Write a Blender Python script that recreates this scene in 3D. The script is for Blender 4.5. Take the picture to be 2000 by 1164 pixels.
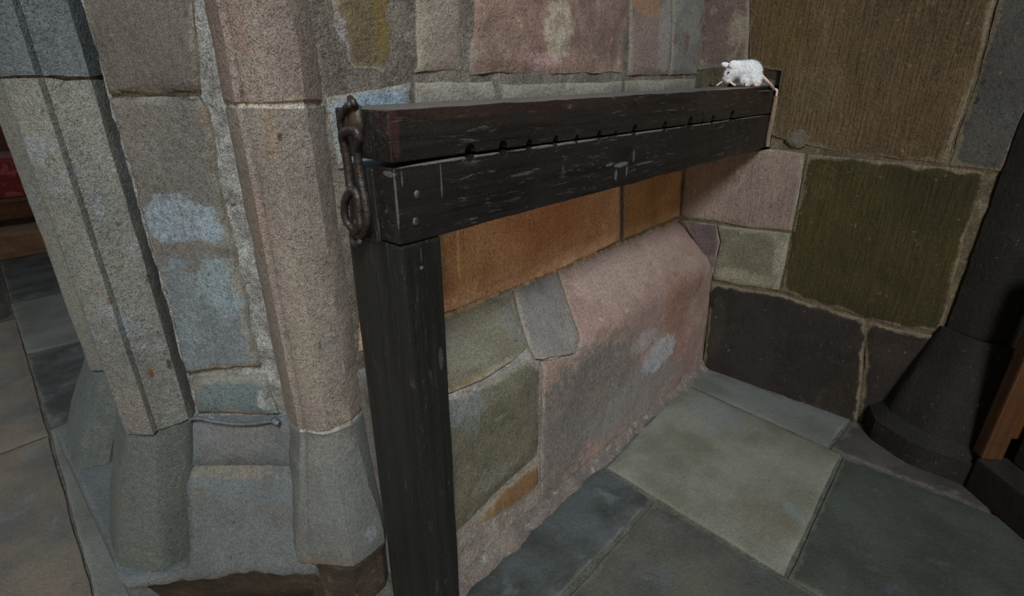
import bpy, bmesh, math, random
from mathutils import Vector, Matrix, noise
from mathutils.geometry import delaunay_2d_cdt

for o in list(bpy.data.objects):
    bpy.data.objects.remove(o, do_unlink=True)
scene = bpy.context.scene
COL = scene.collection
S = 1.1                      # camera height in metres; plan figures below are in camera heights

# ------------------------------------------------------------------ camera
FPX, PITCH, AZ = 1015.0, math.radians(22.8), math.radians(41.9)
head = Vector((math.cos(AZ), math.sin(AZ), 0))
RIGHT = Vector((math.sin(AZ), -math.cos(AZ), 0))
FW = head * math.cos(PITCH) - Vector((0, 0, math.sin(PITCH)))
UP = head * math.sin(PITCH) + Vector((0, 0, math.cos(PITCH)))
EYE = Vector((0, 0, S))
cam = bpy.data.cameras.new('camera')
cam.sensor_width = 36.0
cam.lens = FPX / 2000.0 * 36.0
cam.clip_start = 0.01
camo = bpy.data.objects.new('camera', cam)
COL.objects.link(camo)
B = -FW
camo.matrix_world = Matrix(((RIGHT.x, UP.x, B.x, EYE.x), (RIGHT.y, UP.y, B.y, EYE.y), (RIGHT.z, UP.z, B.z, EYE.z), (0, 0, 0, 1)))
scene.camera = camo

# ------------------------------------------------------------------ world, lights, exposure
scene.view_settings.view_transform = 'Standard'
scene.view_settings.look = 'None'
scene.view_settings.gamma = 1.0
scene.view_settings.use_curve_mapping = False
scene.view_settings.exposure = -0.25
w = bpy.data.worlds.new('world')
scene.world = w
w.use_nodes = True
w.node_tree.nodes['Background'].inputs[0].default_value = (0.78, 0.88, 1.0, 1)
w.node_tree.nodes['Background'].inputs[1].default_value = 0.06


def area(name, loc, target, size, power, colour):
    l = bpy.data.lights.new(name, 'AREA')
    l.shape = 'RECTANGLE'
    l.size, l.size_y = size
    l.energy = power
    l.color = colour
    o = bpy.data.objects.new(name, l)
    COL.objects.link(o)
    o.location = loc
    o.rotation_euler = (Vector(target) - Vector(loc)).to_track_quat('-Z', 'Y').to_euler()
    return o


area('window_daylight', (-1.55, -2.3, 4.3), (1.1, 0.78, 0.5), (0.9, 1.3), 34, (0.82, 0.92, 1.0)).data.spread = math.radians(50)
area('warm_lamp_glow', (-1.9, -2.2, 1.0), (1.2, 0.8, 0.6), (0.7, 0.5), 48, (1.0, 0.74, 0.50))

area('nave_lamp_glow', (-2.4, 1.3, 0.55), (0.05, 1.15, 0.25), (0.3, 0.3), 3.2, (1.0, 0.70, 0.44))
area('nave_daylight', (-2.6, 4.6, 3.6), (-0.1, 2.4, 0.0), (1.2, 1.6), 18, (0.86, 0.94, 1.0)).data.spread = math.radians(80)

# ------------------------------------------------------------------ pixels of the photograph to points on real planes


def ray(px, py):
    return FW * FPX + RIGHT * (px - 1000.0) - UP * (py - 582.0)


def hit(px, py, O, N):
    d = ray(px, py)
    t = (O - EYE).dot(N) / d.dot(N)
    return EYE + d * t


def pix(P):
    d = P - EYE
    z = d.dot(FW)
    return 1000 + FPX * d.dot(RIGHT) / z, 582 - FPX * d.dot(UP) / z


def nz(p, s=1.0, o=0.0):
    return noise.noise(Vector((p[0] * s + o, p[1] * s + o * 1.7, p[2] * s - o * 0.6)))


class Plane:
    def __init__(self, O, U, V):
        self.O, self.U, self.V = Vector(O), Vector(U).normalized(), Vector(V).normalized()
        self.N = self.U.cross(self.V)

    def to3(self, u, v, n=0.0):
        return self.O + self.U * u + self.V * v + self.N * n

    def px(self, x, y):
        p = self.point(x, y) - self.O
        return p.dot(self.U), p.dot(self.V)

    def point(self, x, y):
        return hit(x, y, self.O, self.N)


YW, XR, YB = 0.774 * S, 1.754 * S, 0.525 * S
BACK = Plane((0, YW, 0), (1, 0, 0), (0, 0, 1))
RWALL = Plane((XR, 0, 0), (0, -1, 0), (0, 0, 1))
FLOOR = Plane((0, 0, 0), (1, 0, 0), (0, 1, 0))
BEAMF = Plane((0, YB, 0), (1, 0, 0), (0, 0, 1))
BEAME = Plane((0.372 * S, 0, 0), (0, -1, 0), (0, 0, 1))
D0, E0 = Vector((0.211, 0.984, 0)) * S, Vector((0.322, 0.848, 0)) * S
RECESS = Plane(D0, E0 - D0, (0, 0, 1))
PL0, PL1, PL2 = Vector((0, 0.611, 0)) * S, Vector((0, 0.633, 0.404)) * S, Vector((0, 0.774, 0.54)) * S
PFACE = Plane(PL0, (1, 0, 0), PL1 - PL0)
PSLOPE = Plane(PL1, (1, 0, 0), PL2 - PL1)


class Plinth:
    """the folded face of the plinth: v runs up the face, round the fold and up the slope"""
    L1 = (PL1 - PL0).length

    def to3(self, u, v, n=0.0):
        r = 0.03
        if v <= self.L1 - r:
            return PFACE.to3(u, v, n)
        if v >= self.L1 + r:
            return PSLOPE.to3(u, v - self.L1, n)
        t = (v - self.L1 + r) / (2 * r)
        a, b, c = PFACE.to3(u, self.L1 - r, n), PFACE.to3(u, self.L1, n), PSLOPE.to3(u, r, n)
        return a * (1 - t) ** 2 + b * 2 * t * (1 - t) + c * t * t

    def px(self, x, y):
        u, v = PFACE.px(x, y)
        if v <= self.L1:
            return u, v
        u, v = PSLOPE.px(x, y)
        return u, self.L1 + max(v, 0.0)

    def point(self, x, y):
        return self.to3(*self.px(x, y))


PLINTH = Plinth()

# ------------------------------------------------------------------ materials


class NT:
    def __init__(self, name):
        self.m = bpy.data.materials.new(name)
        self.m.use_nodes = True
        self.t = self.m.node_tree
        self.b = self.t.nodes['Principled BSDF']
        tc = self.t.nodes.new('ShaderNodeTexCoord')
        self.P = tc.outputs['Object']

    def n(self, kind, **kw):
        nd = self.t.nodes.new(kind)
        for k, v in kw.items():
            setattr(nd, k, v)
        return nd

    def lk(self, a, b):
        self.t.links.new(a, b)

    def noise(self, scale, detail=4.0, rough=0.6, vec=None, dist=0.0):
        nd = self.n('ShaderNodeTexNoise')
        nd.inputs['Scale'].default_value = scale
        nd.inputs['Detail'].default_value = detail
        nd.inputs['Roughness'].default_value = rough
        nd.inputs['Distortion'].default_value = dist
        self.lk(vec or self.P, nd.inputs['Vector'])
        return nd

    def ramp(self, val, a, b, lo=0.0, hi=1.0):
        mr = self.n('ShaderNodeMapRange', interpolation_type='SMOOTHSTEP')
        self.lk(val, mr.inputs[0])
        mr.inputs[1].default_value, mr.inputs[2].default_value = a, b
        mr.inputs[3].default_value, mr.inputs[4].default_value = lo, hi
        return mr.outputs[0]

    def math(self, op, a, b=None, clamp=False):
        m = self.n('ShaderNodeMath', operation=op, use_clamp=clamp)
        for i, v in enumerate((a, b)):
            if v is None:
                continue
            if isinstance(v, (int, float)):
                m.inputs[i].default_value = v
            else:
                self.lk(v, m.inputs[i])
        return m.outputs[0]

    def mix(self, fac, a, b, mode='MIX'):
        m = self.n('ShaderNodeMix', data_type='RGBA', blend_type=mode)
        for i, v in ((0, fac), (6, a), (7, b)):
            if isinstance(v, (int, float)):
                m.inputs[i].default_value = v
            elif isinstance(v, (tuple, list)):
                m.inputs[i].default_value = (*v, 1.0)
            else:
                self.lk(v, m.inputs[i])
        return m.outputs[2]

    def stretch(self, sx, sy, sz, vec=None):
        mp = self.n('ShaderNodeMapping')
        mp.inputs['Scale'].default_value = (sx, sy, sz)
        self.lk(vec or self.P, mp.inputs[0])
        return mp.outputs[0]

    def patch(self, pos, rad, wob):
        """soft-edged ragged blot round a point: 1 inside, 0 outside"""
        s = self.n('ShaderNodeVectorMath', operation='SUBTRACT')
        self.lk(self.P, s.inputs[0])
        s.inputs[1].default_value = pos
        d = self.n('ShaderNodeVectorMath', operation='MULTIPLY')
        self.lk(s.outputs[0], d.inputs[0])
        d.inputs[1].default_value = [1.0 / r for r in rad]
        l = self.n('ShaderNodeVectorMath', operation='LENGTH')
        self.lk(d.outputs[0], l.inputs[0])
        k = self.math('ADD', l.outputs['Value'], self.math('MULTIPLY', self.math('SUBTRACT', wob, 0.5), 1.7))
        return self.ramp(k, 1.05, 0.75)

    def bump(self, height, dist, strength=1.0, prev=None):
        b = self.n('ShaderNodeBump')
        b.inputs['Distance'].default_value = dist
        b.inputs['Strength'].default_value = strength
        self.lk(height, b.inputs['Height'])
        if prev is not None:
            self.lk(prev, b.inputs['Normal'])
        return b.outputs[0]


def srgb(r, g, b):
    f = lambda c: ((c / 255 + 0.055) / 1.055) ** 2.4 if c > 10.3 else c / 255 / 12.92
    return (f(r), f(g), f(b))


GAIN = {
    'pilaster_buff': (0.75, 0.86, 0.97),
    'pilaster_upper_buff': (0.74, 0.78, 0.86),
    'recess_upper_grey': (0.57, 0.62, 0.6),
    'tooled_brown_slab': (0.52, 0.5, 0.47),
    'plinth_red': (1.04, 1.1, 1.08),
    'rust_orange_block': (1.65, 2.1, 2.7),
    'brown_orange_block': (1.4, 1.75, 2.1),
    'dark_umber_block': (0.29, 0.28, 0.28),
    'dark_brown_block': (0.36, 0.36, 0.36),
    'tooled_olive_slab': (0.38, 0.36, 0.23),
    'pink_grey_tooled': (0.95, 1.03, 0.97),
    'plinth_olive': (0.73, 0.76, 0.88),
    'plinth_dark_brown': (0.88, 0.94, 0.98),
    'red_sandstone_block': (1.3, 1.95, 2.05),
    'olive_block': (0.77, 0.83, 1.05),
    'sub_base_grey': (0.75, 0.77, 0.75),
    'flag_grey_olive': (1.0, 0.95, 0.8),
    'flag_green_grey': (0.52, 0.53, 0.48),
    'flag_brown_grey': (0.6, 0.62, 0.57),
    'base_green_grey': (0.66, 0.8, 0.87),
    'recess_rendered_grey': (0.66, 0.76, 0.79),
    'plinth_buff_grey': (0.56, 0.55, 0.52),
    'plinth_grey': (0.72, 0.72, 0.72),
    'grey_corner_block': (0.78, 0.78, 0.76),
    'mauve_block': (0.72, 0.74, 0.74),
    'pale_lime_block': (0.62, 0.62, 0.58),
    'lime_mortar': (0.72, 0.74, 0.74),
    'brown_mortar': (0.72, 0.72, 0.70),
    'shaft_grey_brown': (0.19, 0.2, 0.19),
    'grey_edge_block': (0.42, 0.44, 0.44),
    'purple_grey_block': (0.72, 0.72, 0.72),
    'pale_buff_block': (0.78, 0.8, 0.84),
    'pink_grey_block': (0.82, 0.85, 0.85),
    'pale_band_course': (0.8, 0.82, 0.84),
    'flag_slate_grey': (0.62, 0.63, 0.58),
    'flag_border': (0.84, 0.82, 0.74),
    'recess_mortar': (0.72, 0.75, 0.76),
    'recess_blue_green': (0.72, 0.76, 0.76),
    'pilaster_base_grey': (0.72, 0.78, 0.8),
    'oak_black_upper': (0.36, 0.36, 0.34),
    'oak_black_lower': (0.36, 0.36, 0.34),
    'oak_black_post': (0.33, 0.4, 0.38),
    'fillet_mortar': (0.8, 0.8, 0.8),
    'lip_mortar': (0.85, 0.95, 1.0),
    'plinth_orange_sliver': (0.62, 0.7, 0.8),
    'shaft_blue_grey': (0.72, 0.74, 0.74),
    'shaft_green_grey': (1.05, 1.1, 1.16),
    'bench_orange_brown': (0.45, 0.45, 0.45),
    'floor_joint_mortar': (0.75, 0.75, 0.7),
    'mortar_run': (0.62, 0.62, 0.62),
    'grey_dab': (0.6, 0.6, 0.6),
    'flag_left_brown': (1.05, 1.02, 0.97),
}


def stone_mat(name, c1, c2, c3=None, scale=7.0, grain=1.0, tool=0.0, tooldir=(1, 1, 0.05), patches=(), rough=0.82, pits=0.5, c3cut=(0.55, 0.7), smear=(150, 142, 126), smamt=0.75):
    """c1..c3 in sRGB 0-255; patches: (point, (rx, ry, rz), colour, amount)"""
    m = NT(name)
    gn = GAIN.get(name, (1, 1, 1))
    srgb = lambda *c: tuple(min(0.95, a * b) for a, b in zip(SRGB(*c), gn))
    n1 = m.noise(scale, 6, 0.62)
    col = m.mix(m.ramp(n1.outputs[0], 0.36, 0.64), srgb(*c1), srgb(*c2))
    if c3:
        n2 = m.noise(scale * 1.9, 7, 0.68, dist=0.4)
        col = m.mix(m.ramp(n2.outputs[1] if False else n2.outputs[0], *c3cut), col, srgb(*c3))
    wobn = m.noise(34, 5, 0.68)
    at_ = m.n('ShaderNodeAttribute', attribute_name='edge')
    sn = m.noise(17, 6, 0.72)
    zn = m.noise(4.5, 3, 0.6)
    sf = m.ramp(m.math('ADD', m.math('ADD', m.math('MULTIPLY', at_.outputs['Fac'], 0.55), m.math('MULTIPLY', sn.outputs[0], 0.7)), m.math('MULTIPLY', zn.outputs[0], 0.6)), 1.02, 1.2, 0.0, smamt)
    sf = m.math('MULTIPLY', sf, m.ramp(at_.outputs['Fac'], 0.02, 0.2))
    flake = m.noise(85, 4, 0.7)
    fl = m.ramp(flake.outputs[0], 0.36, 0.56, 0.35, 1.0)
    for pos, rad, c, amt in patches:
        f = m.math('MULTIPLY', m.patch(pos, rad, wobn.outputs[0]), amt)
        if max(rad) > 0.02:
            f = m.math('MULTIPLY', f, fl)
        col = m.mix(f, col, srgb(*c))
    sp = m.noise(58, 3, 0.62, dist=0.5)
    dk = m.n('ShaderNodeMix', data_type='RGBA', blend_type='MULTIPLY')
    dk.inputs[7].default_value = (0.42, 0.38, 0.36, 1)
    m.lk(m.ramp(sp.outputs[0], 0.64, 0.74, 0.0, 0.75 * grain), dk.inputs[0])
    m.lk(col, dk.inputs[6])
    col = dk.outputs[2]
    col = m.mix(m.ramp(sp.outputs[0], 0.35, 0.25, 0.0, 0.3 * grain), col, tuple(0.6 * k for k in SRGB(190, 180, 166)))
    col = m.mix(sf, col, tuple(0.72 * k for k in SRGB(*smear)))
    g1 = m.noise(430, 3, 0.7)
    g2 = m.noise(110, 4, 0.7)
    v = m.math('ADD', m.ramp(g1.outputs[0], 0.25, 0.75, 1 - 0.55 * grain, 1 + 0.55 * grain),
               m.ramp(g2.outputs[0], 0.25, 0.75, -0.2 * grain, 0.2 * grain))
    hsum = m.math('ADD', g2.outputs[0], m.math('MULTIPLY', g1.outputs[0], 0.5))
    if tool:
        tn = m.noise(1.0, 3, 0.6, vec=m.stretch(*[150 * k for k in tooldir]))
        v = m.math('ADD', v, m.ramp(tn.outputs[0], 0.3, 0.7, -0.22 * tool, 0.22 * tool))
        hsum = m.math('ADD', hsum, m.math('MULTIPLY', tn.outputs[0], 1.3 * tool))
    cb = m.n('ShaderNodeCombineColor')
    for i in range(3):
        m.lk(v, cb.inputs[i])
    col = m.mix(1.0, col, cb.outputs[0], 'MULTIPLY')
    m.lk(col, m.b.inputs['Base Color'])
    m.b.inputs['Roughness'].default_value = rough
    m.b.inputs['Specular IOR Level'].default_value = 0.3
    nb = m.bump(n1.outputs[0], 0.012, 0.35 * pits)
    nb = m.bump(hsum, 0.004, 0.9 * grain, nb)
    m.lk(nb, m.b.inputs['Normal'])
    return m.m


def patch_px(chart, x, y, rx, ry, c, amt=1.0):
    """blot on a surface, placed and sized by its outline in the photograph"""
    p = chart.point(x, y)
    wx = (chart.point(x + rx, y) - chart.point(x - rx, y)).length / 2
    wy = (chart.point(x, y + ry) - chart.point(x, y - ry)).length / 2
    n = getattr(chart, 'N', Vector((0, -1, 0)))
    if abs(n.z) > 0.9:
        return (tuple(p), ((wx + wy) / 2, (wx + wy) / 2, 0.1), c, amt)
    r = [wx, wx, wy]
    if abs(n.x) > 0.9:
        r[0] = max(wx, 0.05)
    elif abs(n.y) > 0.9:
        r[1] = max(wx, 0.05)
    return (tuple(p), tuple(r), c, amt)


def wood_mat(name, c1, c2, axis='X', rough=0.42, scratch=1.0, patches=(), cs=(98, 92, 87), spec=0.5, top_sheen=0.0):
    m = NT(name)
    gn = GAIN.get(name, (1, 1, 1))
    gained = lambda *c: tuple(min(0.95, a * b) for a, b in zip(SRGB(*c), gn))
    st = {'X': (2.0, 60, 60), 'Z': (60, 60, 2.0), 'Y': (60, 2.0, 60)}[axis]
    gr = m.noise(1.0, 5, 0.65, vec=m.stretch(*st))
    blot = m.noise(9, 5, 0.6)
    col = m.mix(m.ramp(gr.outputs[0], 0.3, 0.72), gained(*c1), gained(*c2))
    col = m.mix(m.ramp(blot.outputs[0], 0.35, 0.7, 0.0, 0.6), col, gained(*[k * 0.62 for k in c1]))
    wob = m.noise(42, 5, 0.7)
    for pos, rad, c, amt in patches:
        col = m.mix(m.math('MULTIPLY', m.patch(pos, rad, wob.outputs[0]), amt), col, srgb(*c))
    if top_sheen:  # upward faces get a paler colour that imitates the grazing sheen
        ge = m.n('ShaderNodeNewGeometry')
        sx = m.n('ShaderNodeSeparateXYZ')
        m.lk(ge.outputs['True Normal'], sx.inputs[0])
        col = m.mix(m.math('MULTIPLY', m.ramp(sx.outputs[2], 0.75, 0.95), m.ramp(wob.outputs[0], 0.25, 0.6, top_sheen * 0.5, top_sheen)), col, srgb(118, 112, 106))
    ss = {'X': (16, 130, 130), 'Z': (130, 130, 16), 'Y': (130, 16, 130)}[axis]
    sc = m.noise(1.0, 4, 0.75, vec=m.stretch(*ss), dist=0.6)
    zone = m.noise(11, 3, 0.6)
    sf = m.math('MULTIPLY', m.ramp(sc.outputs[0], 0.56, 0.70), m.ramp(zone.outputs[0], 0.36, 0.62))
    col = m.mix(m.math('MULTIPLY', sf, 0.6 * scratch, True), col, srgb(*cs))
    g = m.noise(520, 2, 0.6)
    cb = m.n('ShaderNodeCombineColor')
    gv = m.ramp(g.outputs[0], 0.25, 0.75, 0.6, 1.4)
    for i in range(3):
        m.lk(gv, cb.inputs[i])
    col = m.mix(1.0, col, cb.outputs[0], 'MULTIPLY')
    m.lk(col, m.b.inputs['Base Color'])
    m.lk(m.ramp(blot.outputs[0], 0.3, 0.7, rough - 0.08, rough + 0.14), m.b.inputs['Roughness'])
    m.b.inputs['Specular IOR Level'].default_value = spec
    nb = m.bump(gr.outputs[0], 0.0025, 0.5)
    nb = m.bump(m.math('SUBTRACT', m.math('ADD', blot.outputs[0], m.math('MULTIPLY', g.outputs[0], 0.12)), m.math('MULTIPLY', sf, 0.25)), 0.008, 0.5, nb)
    m.lk(nb, m.b.inputs['Normal'])
    return m.m


SRGB = srgb


def plain_mat(name, c, rough=0.6, metal=0.0, bump=0.3, bscale=120, c2=None):
    m = NT(name)
    n1 = m.noise(bscale, 4, 0.65)
    col = m.mix(m.ramp(n1.outputs[0], 0.3, 0.7), srgb(*c), srgb(*(c2 or [k * 0.75 for k in c])))
    m.lk(col, m.b.inputs['Base Color'])
    m.b.inputs['Roughness'].default_value = rough
    m.b.inputs['Metallic'].default_value = metal
    m.lk(m.bump(n1.outputs[0], 0.002, bump), m.b.inputs['Normal'])
    return m.m


# ------------------------------------------------------------------ mesh helpers


def link(name, me, mat, parent=None, smooth=True):
    if mat is not None:
        me.materials.append(mat)
    if smooth:
        me.polygons.foreach_set('use_smooth', [True] * len(me.polygons))
    o = bpy.data.objects.new(name, me)
    COL.objects.link(o)
    if parent is not None:
        o.parent = parent
        o.matrix_parent_inverse = parent.matrix_world.inverted()
    return o


def from_bm(name, bm, mat, parent=None, smooth=False):
    bmesh.ops.recalc_face_normals(bm, faces=bm.faces)
    me = bpy.data.meshes.new(name)
    bm.to_mesh(me)
    bm.free()
    return link(name, me, mat, parent, smooth)


def tag(o, label=None, cat=None, group=None, kind=None):
    for k, v in (('label', label), ('category', cat), ('group', group), ('kind', kind)):
        if v:
            o[k] = v
    return o


def empty(name, loc):
    o = bpy.data.objects.new(name, None)
    COL.objects.link(o)
    o.location = loc
    o.matrix_world = Matrix.Translation(loc)
    return o


def seg_dist(p, poly):
    best = 1e9
    x, y = p
    n = len(poly)
    for i in range(n):
        ax, ay = poly[i]
        bx, by = poly[(i + 1) % n]
        dx, dy = bx - ax, by - ay
        t = max(0, min(1, ((x - ax) * dx + (y - ay) * dy) / (dx * dx + dy * dy + 1e-12)))
        q = (ax + t * dx - x) ** 2 + (ay + t * dy - y) ** 2
        if q < best:
            best = q
    return math.sqrt(best)


def inside(p, poly):
    x, y = p
    c = False
    n = len(poly)
    for i in range(n):
        ax, ay = poly[i]
        bx, by = poly[(i + 1) % n]
        if (ay > y) != (by > y) and x < (bx - ax) * (y - ay) / (by - ay) + ax:
            c = not c
    return c


def slab(name, chart, poly, mat, parent, proud=0.006, gap=0.006, rnd=0.006, jag=0.003, rough=0.003, res=0.022, thick=0.04, seed=0.0, tilt=0.0):
    """one dressed stone: outline in chart coordinates, worn edge, uneven face, sides going into the wall"""
    a = sum(poly[i][0] * poly[(i + 1) % len(poly)][1] - poly[(i + 1) % len(poly)][0] * poly[i][1] for i in range(len(poly)))
    if a < 0:
        poly = poly[::-1]
    den = []
    n = len(poly)
    for i in range(n):
        ax, ay = poly[i]
        bx, by = poly[(i + 1) % n]
        L = math.hypot(bx - ax, by - ay)
        k = max(1, int(L / res))
        for j in range(k):
            den.append((ax + (bx - ax) * j / k, ay + (by - ay) * j / k))
    n = len(den)
    out = []
    for i in range(n):
        tx, ty = den[(i + 1) % n][0] - den[i - 1][0], den[(i + 1) % n][1] - den[i - 1][1]
        L = math.hypot(tx, ty) + 1e-9
        nx, ny = -ty / L, tx / L
        q = (den[i][0], den[i][1], seed)
        d = gap / 2 + jag * (nz(q, 14, seed) + 0.6 * nz(q, 45, seed))
        out.append((den[i][0] + nx * d, den[i][1] + ny * d))
    us = [p[0] for p in out]
    vs = [p[1] for p in out]
    rg = random.Random(int(seed * 977) + len(out))
    pts = list(out)
    y = min(vs) + res * 0.5
    row = 0
    while y < max(vs):
        x = min(us) + (0.5 if row % 2 else 0.0) * res
        while x < max(us):
            p = (x + rg.uniform(-0.15, 0.15) * res, y + rg.uniform(-0.15, 0.15) * res)
            if inside(p, out) and seg_dist(p, out) > max(res * 0.35, rnd * 1.3):
                pts.append(p)
            x += res
        y += res * 0.866
        row += 1
    for i in range(n):      # a ring just inside the edge carries the worn arris
        tx, ty = out[(i + 1) % n][0] - out[i - 1][0], out[(i + 1) % n][1] - out[i - 1][1]
        L = math.hypot(tx, ty) + 1e-9
        p = (out[i][0] - ty / L * rnd, out[i][1] + tx / L * rnd)
        if inside(p, out) and seg_dist(p, out) > rnd * 0.8:
            pts.append(p)
    r = delaunay_2d_cdt([Vector(p) for p in pts], [], [list(range(n))], 1, 1e-6)
    cu, cv = sum(us) / n, sum(vs) / n
    verts, faces = [], [list(f) for f in r[2]]
    for p in r[0]:
        d = seg_dist((p.x, p.y), out)
        q = chart.to3(p.x, p.y, 0)
        e = max(0.0, 1 - d / rnd)
        h = proud - e * e * (proud * 0.4 + rnd * 0.2 + 0.4 * jag * max(0.0, nz(q, 26, seed + 2))) + rough * (nz(q, 9, seed) + 0.5 * nz(q, 28, seed)) + tilt * (p.x - cu)
        verts.append(chart.to3(p.x, p.y, h))
    edgev = [max(0.0, 1 - seg_dist((p.x, p.y), out) / 0.035) for p in r[0]]
    edges = {}
    for f in faces:
        for i in range(len(f)):
            k = (f[i], f[(i + 1) % len(f)])
            edges[k] = 1
    base = {}
    for (i, j) in list(edges):
        if (j, i) not in edges:
            for k in (i, j):
                if k not in base:
                    base[k] = len(verts)
                    verts.append(chart.to3(r[0][k].x, r[0][k].y, -thick))
                    edgev.append(1.0)
            faces.append([j, i, base[i], base[j]])
    me = bpy.data.meshes.new(name)
    me.from_pydata([tuple(v) for v in verts], [], faces)
    me.update()
    at_ = me.attributes.new('edge', 'FLOAT', 'POINT')
    at_.data.foreach_set('value', edgev)
    o = link(name, me, mat, parent)
    me.set_sharp_from_angle(angle=math.radians(48))
    return o


def stones(chart, parent, items, name='stone', **kw):
    res = []
    for k, (poly, mat, opt) in enumerate(items):
        a = dict(kw)
        a.update(opt)
        pp = [chart.px(*p) for p in poly]
        res.append(slab(a.pop('name', name), chart, pp, mat, parent, seed=a.pop('seed', 0.37 * k + 1.3), **a))
    return res


def relief(name, chart, u0, u1, v0, v1, mat, parent, res=0.02, rough=0.003, thick=0.2, seed=5.0, hole=None, cut=None):
    """mortar bed of a wall: uneven front, flat back; hole: (u0,u1,v0,v1) left open"""
    bm = bmesh.new()

    def ticks(a, b, extra):
        k = max(1, int((b - a) / res))
        t = [a + (b - a) * i / k for i in range(k + 1)]
        for e in extra:
            j = min(range(len(t)), key=lambda q: abs(t[q] - e))
            t[j] = e
        return t
    tu = ticks(u0, u1, hole[:2] if hole else ())
    tv = ticks(v0, v1, hole[2:] if hole else ())
    g = {}
    for i, u in enumerate(tu):
        for j, v in enumerate(tv):
            p = chart.to3(u, v)
            g[i, j] = bm.verts.new(chart.to3(u, v, rough * (nz(p, 12, seed) + nz(p, 40, seed)) - 0.0015))
    for i in range(len(tu) - 1):
        for j in range(len(tv) - 1):
            um, vm = (tu[i] + tu[i + 1]) / 2, (tv[j] + tv[j + 1]) / 2
            if hole and hole[0] < um < hole[1] and hole[2] < vm < hole[3]:
                continue
            bm.faces.new((g[i, j], g[i + 1, j], g[i + 1, j + 1], g[i, j + 1]))
    ext = bmesh.ops.extrude_face_region(bm, geom=list(bm.faces))
    bmesh.ops.translate(bm, verts=[v for v in ext['geom'] if isinstance(v, bmesh.types.BMVert)], vec=-chart.to3(0, 0, thick) + chart.to3(0, 0, 0))
    for v in list(bm.verts):
        if not v.link_faces:
            bm.verts.remove(v)
    return from_bm(name, bm, mat, parent, False)


def column(name, rings, mat, parent, res=0.02, rough=0.002, seed=0.0, closed=True, flare=None):
    """stone block lofted through rings [(z, [(x, y), ...]), ...] with the same number of corners"""
    zs = [r[0] for r in rings]
    levels = []
    for i in range(len(rings) - 1):
        k = max(1, int(abs(zs[i + 1] - zs[i]) / res))
        for j in range(k):
            levels.append((i, j / k))
    levels.append((len(rings) - 2, 1.0))
    nc = len(rings[0][1])
    counts = []
    for c in range(nc):
        a, b = rings[0][1][c], rings[0][1][(c + 1) % nc]
        counts.append(max(2, int(math.hypot(b[0] - a[0], b[1] - a[1]) / res)))
    r0 = rings[0][1]
    turn = sum(r0[c][0] * r0[(c + 1) % nc][1] - r0[(c + 1) % nc][0] * r0[c][1] for c in range(nc))
    bm = bmesh.new()
    rows = []
    for (i, t) in levels:
        z = zs[i] + (zs[i + 1] - zs[i]) * t
        cs = [Vector((p[0] + (q[0] - p[0]) * t, p[1] + (q[1] - p[1]) * t, z)) for p, q in zip(rings[i][1], rings[i + 1][1])]
        cen = sum(cs, Vector()) / nc
        row = []
        for c in range(nc):
            a, b = cs[c], cs[(c + 1) % nc]
            for j in range(counts[c]):
                p = a.lerp(b, j / counts[c])
                d = (p - cen)
                d.z = 0
                d.normalize()
                k = rough * (nz(p, 11, seed) + 0.6 * nz(p, 34, seed))
                if j == 0 and (cs[c] - cs[c - 1]).angle(b - a, 0.0) > 0.35 and (cs[c] - cs[c - 1]).cross(b - a).z * turn > 0:
                    k -= 0.0025 + 0.003 * max(0, nz(p, 22, seed + 4))
                if (i, t) == levels[0] or (i, t) == levels[-1]:
                    p = p + Vector((0, 0, rough * 1.6 * (nz(p, 24, seed + 9) + 0.6 * nz(p, 70, seed))))
                row.append(bm.verts.new(p + d * k))
        rows.append(row)
    m = len(rows[0])
    for a, b in zip(rows, rows[1:]):
        for j in range(m):
            bm.faces.new((a[j], a[(j + 1) % m], b[(j + 1) % m], b[j]))
    bm.faces.new(rows[0])
    bm.faces.new(rows[-1])
    bmesh.ops.recalc_face_normals(bm, faces=bm.faces)
    o = from_bm(name, bm, mat, parent, True)
    o.data.set_sharp_from_angle(angle=math.radians(24))
    return o


def prism(bm, outline, chart_fn, d0, d1):
    """extrude a 2-D outline between two depths"""
    a = [bm.verts.new(chart_fn(p, d0)) for p in outline]
    b = [bm.verts.new(chart_fn(p, d1)) for p in outline]
    n = len(a)
    fs = [bm.faces.new(a), bm.faces.new(b[::-1])]
    for i in range(n):
        fs.append(bm.faces.new((a[i], b[i], b[(i + 1) % n], a[(i + 1) % n])))
    return fs


def bevel_sharp(bm, width, seg=2, ang=35):
    bmesh.ops.recalc_face_normals(bm, faces=bm.faces)
    es = [e for e in bm.edges if len(e.link_faces) == 2 and e.calc_face_angle(0) > math.radians(ang)]
    bmesh.ops.bevel(bm, geom=es, offset=width, segments=seg, affect='EDGES', profile=0.6, clamp_overlap=True)


def box(bm, lo, hi):
    v = [bm.verts.new((x, y, z)) for x in (lo[0], hi[0]) for y in (lo[1], hi[1]) for z in (lo[2], hi[2])]
    for f in ((0, 1, 3, 2), (4, 6, 7, 5), (0, 4, 5, 1), (2, 3, 7, 6), (0, 2, 6, 4), (1, 5, 7, 3)):
        bm.faces.new([v[i] for i in f])


def catmull(pts, k=6, closed=False):
    n = len(pts)
    out = []
    rng = range(n if closed else n - 1)
    for i in rng:
        g = lambda j: pts[j % n] if closed else pts[max(0, min(n - 1, j))]
        p0, p1, p2, p3 = g(i - 1), g(i), g(i + 1), g(i + 2)
        for j in range(k):
            t = j / k
            out.append(0.5 * ((2 * p1) + (p2 - p0) * t + (2 * p0 - 5 * p1 + 4 * p2 - p3) * t * t + (3 * p1 - p0 - 3 * p2 + p3) * t ** 3))
    if not closed:
        out.append(pts[-1])
    return out


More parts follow.
